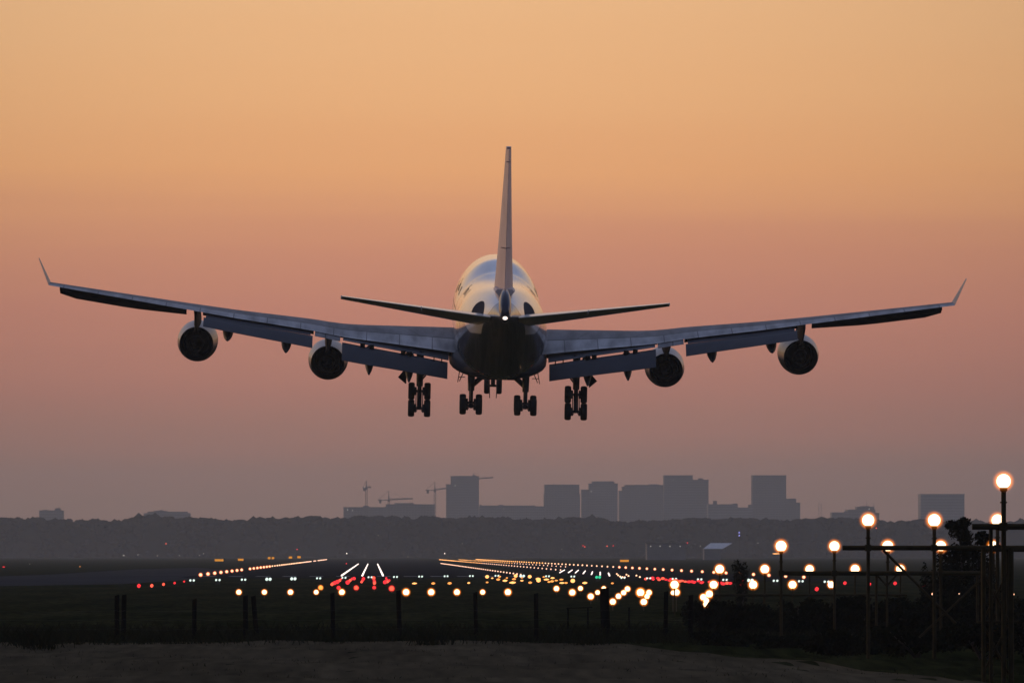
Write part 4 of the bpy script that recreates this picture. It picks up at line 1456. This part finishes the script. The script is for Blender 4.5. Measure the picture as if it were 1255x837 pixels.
# --- gantry frames ----------------------------------------------------
def frame(label, d, pipe_y, x0, x1, pr, legs, braces, clamps=(), extra=()):
    c = at((x0 + x1) / 2, pipe_y, d)
    e = tag(empty('light_gantry', (c.x, d + 0.16, 0)), label, 'gantry', 'steel gantries carrying the approach lamps')
    a, b_ = at(x0, pipe_y, d), at(x1, pipe_y, d)
    MB().tube((a.x - c.x, 0, a.z), (b_.x - c.x, 0, b_.z), pr, pr, 14).build('rail', M['olive'], e, smooth=40)
    for (xp, yt, w_) in legs:
        p = at(xp, yt, d)
        MB().tube((p.x - c.x, 0.22, 0), (p.x - c.x, 0.22, p.z), w_, w_, 10).build('leg', M['olive'], e, smooth=40)
    for (xa, ya, xb, yb, w_) in braces:
        p, q = at(xa, ya, d), at(xb, yb, d)
        MB().tube((p.x - c.x, 0.36, p.z), (q.x - c.x, 0.36, q.z), w_, w_, 8).build('brace', M['olive'], e, smooth=40)
    for xp in clamps:
        p = at(xp, pipe_y, d)
        MB().box(p.x - c.x - 0.09, p.x - c.x + 0.09, -0.24, 0.1, p.z - 0.1, p.z + 0.1).build('clamp', M['olive'], e)
    for (xa, xb, yy, w_) in extra:
        p, q = at(xa, yy, d), at(xb, yy, d)
        MB().tube((p.x - c.x, 0.30, p.z), (q.x - c.x, 0.30, q.z), w_, w_, 8).build('tie', M['olive'], e, smooth=40)
    return e


frame('nearest high gantry rail at the right edge on paired legs', 189.6, 645.2, 1192, 1290, 0.075,
      [(1207, 672, 0.055), (1240.5, 672, 0.07), (1216, 646, 0.05), (1262, 646, 0.06)], [(1207, 700, 1238, 760, 0.03), (1238, 700, 1207, 760, 0.03), (1207, 765, 1238, 825, 0.03), (1238, 765, 1207, 825, 0.03)], (1230,), [(1200, 1275, 674, 0.04), (1200, 1250, 762, 0.03)])
frame('upper gantry with a thick level rail crossing three masts', 236.7, 671.2, 1033, 1285, 0.076,
      [(1206, 672, 0.07), (1236, 672, 0.05)], [(1084, 674, 1182, 773, 0.042), (1206, 708, 1128, 781, 0.035)], (1064, 1145, 1222.5))
frame('second gantry with a lower rail passing under five lamps', 270.7, 702.3, 958, 1202, 0.08,
      [(1088, 702, 0.04), (1075, 702, 0.045), (1199, 702, 0.05)], [(1075, 703, 1088, 718, 0.035), (1101, 703, 1088, 718, 0.035)], (957.3, 1022.6, 1153))
frame('third gantry half hidden in the dark hedge below the lamps', 315.7, 729, 876, 1112, 0.05,
      [(882, 729, 0.035), (937, 729, 0.035), (992, 729, 0.035), (1048, 729, 0.035), (1103, 729, 0.035)], [])

# --- taxiway signs ----------------------------------------------------
for x_, y_, w_, l_ in ((268.5, 686.2, 11, 'widest orange lit sign above the left edge lamps'), (295, 685.6, 7, 'second orange lit sign from the left beside the wide one'), (332.2, 683.6, 8, 'third orange lit sign from the left, split in two panels'), (356, 682.9, 4.5, 'fourth small orange sign from the left, dim'), (366.5, 682.5, 4.5, 'rightmost dim orange sign of the left group'), (765.3, 687, 11, 'orange lit sign standing alone in the grass at right')):
    d = 2900 if y_ > 684 else 3300
    p = at(x_, y_, d)
    k = d / F_PX
    e = tag(empty('guidance_sign', (p.x, d, 0)), l_, 'sign', 'orange lit signs beside the runways')
    hw, hh = w_ * k / 2, 1.5 * k
    MB().box(-hw, hw, 0.02, 0.3, p.z - hh, p.z + hh).build('housing', M['post'], e)
    b = MB()
    n_ = 2 if w_ == 8 else 1
    for q in range(n_):
        a0 = -hw + 0.05 + q * (hw * 1.15); a1 = (hw - 0.05) if n_ == 1 or q else a0 + hw * 0.8
        b.box(a0, a1, -0.03, 0.015, p.z - hh * 0.85, p.z + hh * 0.85)
    b.build('lit_panel', M['sign'] if w_ > 5 else M['sign_dim'] if 'sign_dim' in M else M['sign'], e)
    b = MB()
    b.box(-hw * 0.8, -hw * 0.7, 0.05, 0.2, 0, p.z - hh); b.box(hw * 0.7, hw * 0.8, 0.05, 0.2, 0, p.z - hh)
    b.build('leg', M['post'], e)

# --- far single lamps in the haze ------------------------------------
FAR = [(425, 678, 'white_l', 'tiny white lamp in front of the wood left of the white lines'), (424.5, 690.3, 'red', 'tiny red lamp at the end of the left edge row'), (463.5, 656, 'dim', 'pale dot of light high in the wood at left of centre'), (500, 682, 'dim', 'faint dot above the threshold right of the white lines'),
       (545, 678, 'white_l', 'small white dot at the foot of the wood below the slab tower'), (566.5, 666, 'dim', 'faint dot in the wood right of the slab tower'), (688.5, 673, 'dim', 'faint pale lamp at the foot of the wood at centre right'), (714.5, 668.5, 'red', 'left one of the close red dots before the wood'), (716.8, 669.8, 'redglow', 'right one of the close red dots before the wood'),
       (744, 669, 'redglow', 'first of two red dots left of the hangar'), (751.5, 668.5, 'red', 'second of two red dots left of the hangar'), (842.5, 665, 'red', 'red dot over the right end of the hangar'), (858.5, 669, 'dim', 'pale dot between the hangar and the shed'), (929, 665, 'dim', 'faint dot right of the white roofed shed'),
       (1081, 664.5, 'dim', 'faint dot beyond the upper gantry'), (1074, 647, 'redglow', 'red dot in the wood right of the upper left mast'), (203.5, 666, 'redglow', 'lone red dot before the wood at far left'), (151.5, 680.5, 'dim', 'faint dash of light at far left of the field'), (169, 679.5, 'dim', 'faint lamp beside the far left dash of light'),
       (193, 680.7, 'dim', 'third faint lamp from the left at the field edge'), (220, 680.6, 'dim', 'fourth faint lamp from the left at the field edge'), (244.5, 680.4, 'dim', 'fifth faint lamp from the left at the field edge'), (249.5, 678.2, 'dim', 'faint lamp just above the fifth at the field edge'), (364, 673, 'red', 'dull red dot on a thin pole above the left edge row'), (4.5, 694.4, 'red', 'red dash of light at the far left edge of the picture'), (36.5, 690.9, 'dim', 'faint speck right of the far left red dash'), (98, 694, 'amber', 'very dim amber speck on the field at far left')]
for x_, y_, m_, l_ in FAR:
    if y_ > 684:
        p = gnd(x_, y_, 0.35)
    else:
        p = at(x_, y_, 4050)
    k = p.y / F_PX
    e = tag(empty('distant_lamp', (p.x, p.y, 0)), l_, 'lamp', 'single far lamps across the airfield')
    MB().ball((0, 0, p.z), 0.62 * k if m_ in ('dim', 'amber') else 0.8 * k, 1, scale=(2.4, 1, 0.9) if x_ in (4.5, 151.5) else (1, 1, 1)).build('bulb', M[m_], e)
    if p.z > 0.6:
        MB().tube((0, 0, 0), (0, 0, p.z - 0.3 * k), 0.06, 0.05, 5).build('pole', M['post'], e)
e = tag(empty('lit_tower', tuple(at(906, 680, 4000) * Vector((1, 1, 0)) if False else (at(906, 680, 4000).x, 4000, 0))), 'slim pole with two blue violet lamps right of the white roofed shed', 'lamp')
for y_ in (652.4, 656.0):
    p = at(906, y_, 4000)
    MB().ball((0, 0, p.z), 0.45, 1, scale=(1, 1, 1.2)).build('bulb', M['blue'], e)
MB().tube((0, 0, 0), (0, 0, at(906, 651, 4000).z), 0.12, 0.08, 6).build('pole', M['post'], e)
p = at(984, 678, 2600)
dot('distant_lamp', at(951, 678.3, 3400), 0.3, 'gold', 'thin yellow streak of light left of the first mast', 'lamp', None, (5.5, 1, 0.7))

# ================================================================== FENCE, SHRUBS, GRASS
FP = [(143.5, 729, 6, 'left post of the leftmost close pair'), (152.3, 728.5, 6, 'right post of the leftmost close pair'), (238.5, 734, 5.5, 'low single post between the two close pairs'), (301, 729.5, 6, 'left post of the second close pair'), (310.5, 730, 6, 'right leaning post of the second close pair'), (407.5, 726.5, 5.5, 'post left of the red lamps below the white lines'),
      (488.5, 723, 6, 'tall post right of the orange red lamp'), (582.5, 725.5, 5, 'post below the centre of the aircraft'), (657, 727, 5.5, 'post left of the low broken rail'), (741, 720.5, 11.5, 'thickest dark post beside the slanting amber lamps'), (816.5, 724.5, 5.5, 'thin post left of the dark hedge'), (847, 729, 6, 'post half lost in the left end of the hedge')]
D_F = 286.0
for x_, y_, w_, l_ in FP:
    p = at(x_, y_, D_F)
    e = tag(empty('fence_post', (p.x, D_F, -0.2)), 'dark wooden fence ' + l_, 'fence post', 'fence posts along the field edge')
    r_ = w_ / 2 * D_F / F_PX
    lean = 0.09 if x_ == 310.5 else random.uniform(-0.03, 0.03)
    rr = []
    for t in np.linspace(0, 1, 7):
        z = (p.z + 0.2) * t
        rr.append([(lean * (1 - t) * 1.6 * 1 + r_ * (1 + 0.06 * math.sin(5 * t + q)) * math.cos(q), r_ * math.sin(q) * (1 + 0.05 * math.sin(9 * t)), z + (0.02 * math.cos(q) if t == 1 else 0)) for q in [2 * math.pi * i / 9 for i in range(9)]])
    MB().loft(rr).build('shaft', M['wood'], e, smooth=40)
    for zz in (0.45, 0.8, 1.12):
        q = lean * 1.6 * (1 - zz / 1.9)
        MB().tube((q - r_ * 1.02, 0, zz + 0.2), (q + r_ * 1.02, 0, zz + 0.2), 0.012, 0.012, 5).build('wire_staple', M['gear'], e)
# three wires strung along the posts
for q, zz in enumerate((0.45, 0.8, 1.12)):
    xs_ = [at(x_, 740, D_F).x for x_, *_ in FP]
    b = MB()
    pts = [at(-40, 740, D_F).x] + xs_
    for a, c in zip(pts[:-1], pts[1:]):
        prev = None
        for t in np.linspace(0, 1, 5):
            v = Vector((a + (c - a) * t, D_F - 0.2, zz - 0.05 * 4 * t * (1 - t)))
            if prev is not None:
                b.tube(prev, v, 0.004, 0.004, 4)
            prev = v
    tag(b.build('fence_wire', M['gear']), '%s thin wire strung along the wooden fence posts' % ('lowest', 'middle', 'highest')[q], 'wire', 'wires of the field fence')

d = 300
c = at(722, 745, d)
e = tag(empty('low_rail', (c.x, d, 0)), 'low broken wooden rail on short posts left of the thickest post', 'rail')
for x_ in (696, 720.5, 771):
    p = at(x_, 744, d)
    MB().tube((p.x - c.x, 0, 0), (p.x - c.x, 0, p.z), 0.035, 0.03, 8).build('post', M['wood'], e)
a, b_ = at(694, 745, d), at(726, 744, d)
MB().tube((a.x - c.x, -0.08, a.z), (b_.x - c.x, -0.08, b_.z), 0.022, 0.022, 8).build('rail', M['wood'], e)


def leaves(b, c, rad, n, size, flat=1.0):
    """leaf faces spread through an uneven volume made of several clumps"""
    for _ in range(n):
        v = Vector(rng.normal(0, 1, 3)); v.normalize()
        q = random.random() ** 0.45
        p = Vector((c[0] + v.x * rad[0] * q, c[1] + v.y * rad[1] * q, max(0.03, c[2] + v.z * rad[2] * q)))
        d = Vector(rng.normal(0, 1, 3)).normalized()
        u = d.orthogonal().normalized() * size * random.uniform(0.6, 1.3)
        w = d.cross(u).normalized() * size * 0.5 * random.uniform(0.6, 1.2)
        b.add([p - u, p + w, p + u, p - w], [(0, 1, 2, 3)])


def shrub(name, label, px_, ytop, d, wpx, group, n=1500, clumps=9, cat='shrub', size=0.09, tall=False):
    c = at(px_, ytop, d)
    W = wpx / 2 * d / F_PX
    H = c.z
    e = tag(empty(name, (c.x, d, 0)), label, cat, group)
    b = MB()
    for k in range(clumps):
        t = (k + 0.5) / clumps
        z = H * (0.15 + 0.72 * t) if tall else H * random.uniform(0.2, 0.78)
        sp = W * (0.75 if not tall else 0.7 * (1 - 0.5 * t))
        cc = (random.uniform(-sp, sp), random.uniform(-0.6, 0.6), z)
        rz = min(H * 0.32, H - z) if not tall else min(H * 0.2, max(0.2, H - z))
        rx = W * random.uniform(0.28, 0.5)
        leaves(b, cc, (rx, 0.6, max(0.15, rz)), n // clumps, size)
    b.build('crown', M['leaf'], e)
    b = MB()
    for k in range(4 if not tall else 3):
        q = random.uniform(-0.25, 0.25) * W
        b.tube((q * 0.3, 0, 0), (q * 1.6, random.uniform(-0.2, 0.2), H * 0.45), 0.05, 0.03, 6)
        b.tube((q * 1.6, 0, H * 0.42), (q * 2.4 + random.uniform(-0.2, 0.2), 0, H * 0.82), 0.03, 0.012, 5)
    b.build('trunk' if tall else 'stems', M['bark'], e)
    return e


def clump_tree():
    d = 300
    c = at(1184, 700, d)
    e = tag(empty('shrub_tree', (c.x, d, 0)), 'bushy dark tree rising above the rails between the masts at right', 'tree')
    b = MB()
    for xp, yp, rx, rz in ((1166, 643, 8, 6), (1181, 640, 9, 6), (1175, 652, 13, 10), (1184, 660, 9, 12), (1203, 657, 9, 6), (1206, 666, 10, 9), (1180, 676, 22, 12), (1163, 686, 16, 16), (1198, 684, 18, 16),
                           (1176, 700, 24, 18), (1204, 706, 20, 18), (1158, 712, 18, 18), (1186, 724, 30, 18), (1164, 735, 24, 20), (1208, 732, 22, 20)):
        p = at(xp, yp, d)
        k = d / F_PX
        leaves(b, (p.x - c.x, random.uniform(-0.35, 0.35), p.z), (rx * k * 1.05, 0.55, rz * k * 1.05), int(150 + rx * rz * 1.4), 0.085)
    b.build('crown', M['leaf'], e)
    b = MB()
    for x0, x1, zt in ((0, -0.25, 4.0), (0.05, 0.55, 3.5), (-0.1, -0.6, 2.6), (0.1, 0.3, 2.8)):
        b.tube((x0, 0, 0), (x0 + (x1 - x0) * 0.4, 0, zt * 0.5), 0.07, 0.045, 6)
        b.tube((x0 + (x1 - x0) * 0.4, 0, zt * 0.48), (x1, 0, zt), 0.045, 0.015, 6)
    b.build('trunk', M['bark'], e)


clump_tree()
shrub('shrub', 'small dark bush left of the tree between the gantry rails', 1136, 686, 300, 34, None, 1300, 6, size=0.08)
shrub('shrub_tree', 'little dark pointed tree at the left end of the hedge lamps', 908, 684, 400, 26, None, 1100, 9, 'tree', 0.09, True)
HB = [(868, 735, 292, 46), (905, 741, 288, 52), (946, 738, 290, 54), (985, 733, 286, 52), (1026, 731, 284, 56), (1068, 729, 286, 56), (1108, 731, 284, 56), (1150, 733, 282, 58), (1192, 730, 284, 60), (1232, 732, 282, 60), (1272, 730, 280, 60)]
for i, (x_, y_, d_, w_) in enumerate(HB):
    shrub('hedge_shrub', '%s dark shrub from the left in the hedge below the lamp masts' % ORD[i], x_, y_, d_, w_ * 1.35, 'shrubs of the dark hedge at right', 3600, 12, size=0.10)
for i, (x_, y_, d_, w_) in enumerate([(885, 775, 268, 70), (962, 778, 256, 76), (1040, 770, 246, 96), (1125, 766, 240, 100), (1205, 762, 236, 96), (1262, 770, 222, 70)]):
    shrub('bramble', '%s low dark bramble from the left in front of the hedge' % ORD[i], x_, y_, d_, w_ * 1.2, 'low brambles in front of the hedge', 3000, 10, size=0.09)

# grass: tufts in the field edge, and thin weeds on the track verge
gbm = MB()


def blade(x, y, z, h, w):
    a = random.uniform(0, math.pi)
    dx_, dy_ = math.cos(a) * w, math.sin(a) * w
    lx, ly = random.gauss(0, 0.35) * h, random.gauss(0, 0.35) * h
    gbm.add([(x - dx_, y - dy_, z), (x + dx_, y + dy_, z), (x + lx * 0.45 + dx_ * 0.6, y + ly * 0.45, z + h * 0.6), (x + lx, y + ly, z + h)], [(0, 1, 2, 3)])


for _ in range(19000):
    y = random.triangular(271, 330, 281)
    x = random.uniform(-18, 27) * y / 280
    blade(x, y, relief(x, y) - 0.02, random.uniform(0.12, 0.5) * (1.3 if random.random() < 0.15 else 1), 0.018)
for _ in range(9000):
    y = random.uniform(192, 278)
    x = random.uniform(-16, 20) * y / 200
    if math.sin(x * 0.7 + y * 0.23) + math.sin(y * 0.9 - x * 0.11) + random.gauss(0, 0.7) > 0.7:
        blade(x, y, relief(x, y), random.uniform(0.04, 0.13), 0.012)
for cx_, cy_ in ((-11.6, 262), (-11.0, 258), (-13.8, 270), (2.0, 268), (7.5, 266)):
    for _ in range(130):
        blade(cx_ + random.gauss(0, 0.35), cy_ + random.gauss(0, 0.8), 0, random.uniform(0.3, 0.85), 0.014)
tag(gbm.build('grass', mat('grass_blades', (0.016, 0.018, 0.008), 0.9, noise=0.4, nscale=0.6, spec=0.0)), 'rough dark grass along the fence and over the track verge', 'grass', kind='stuff')
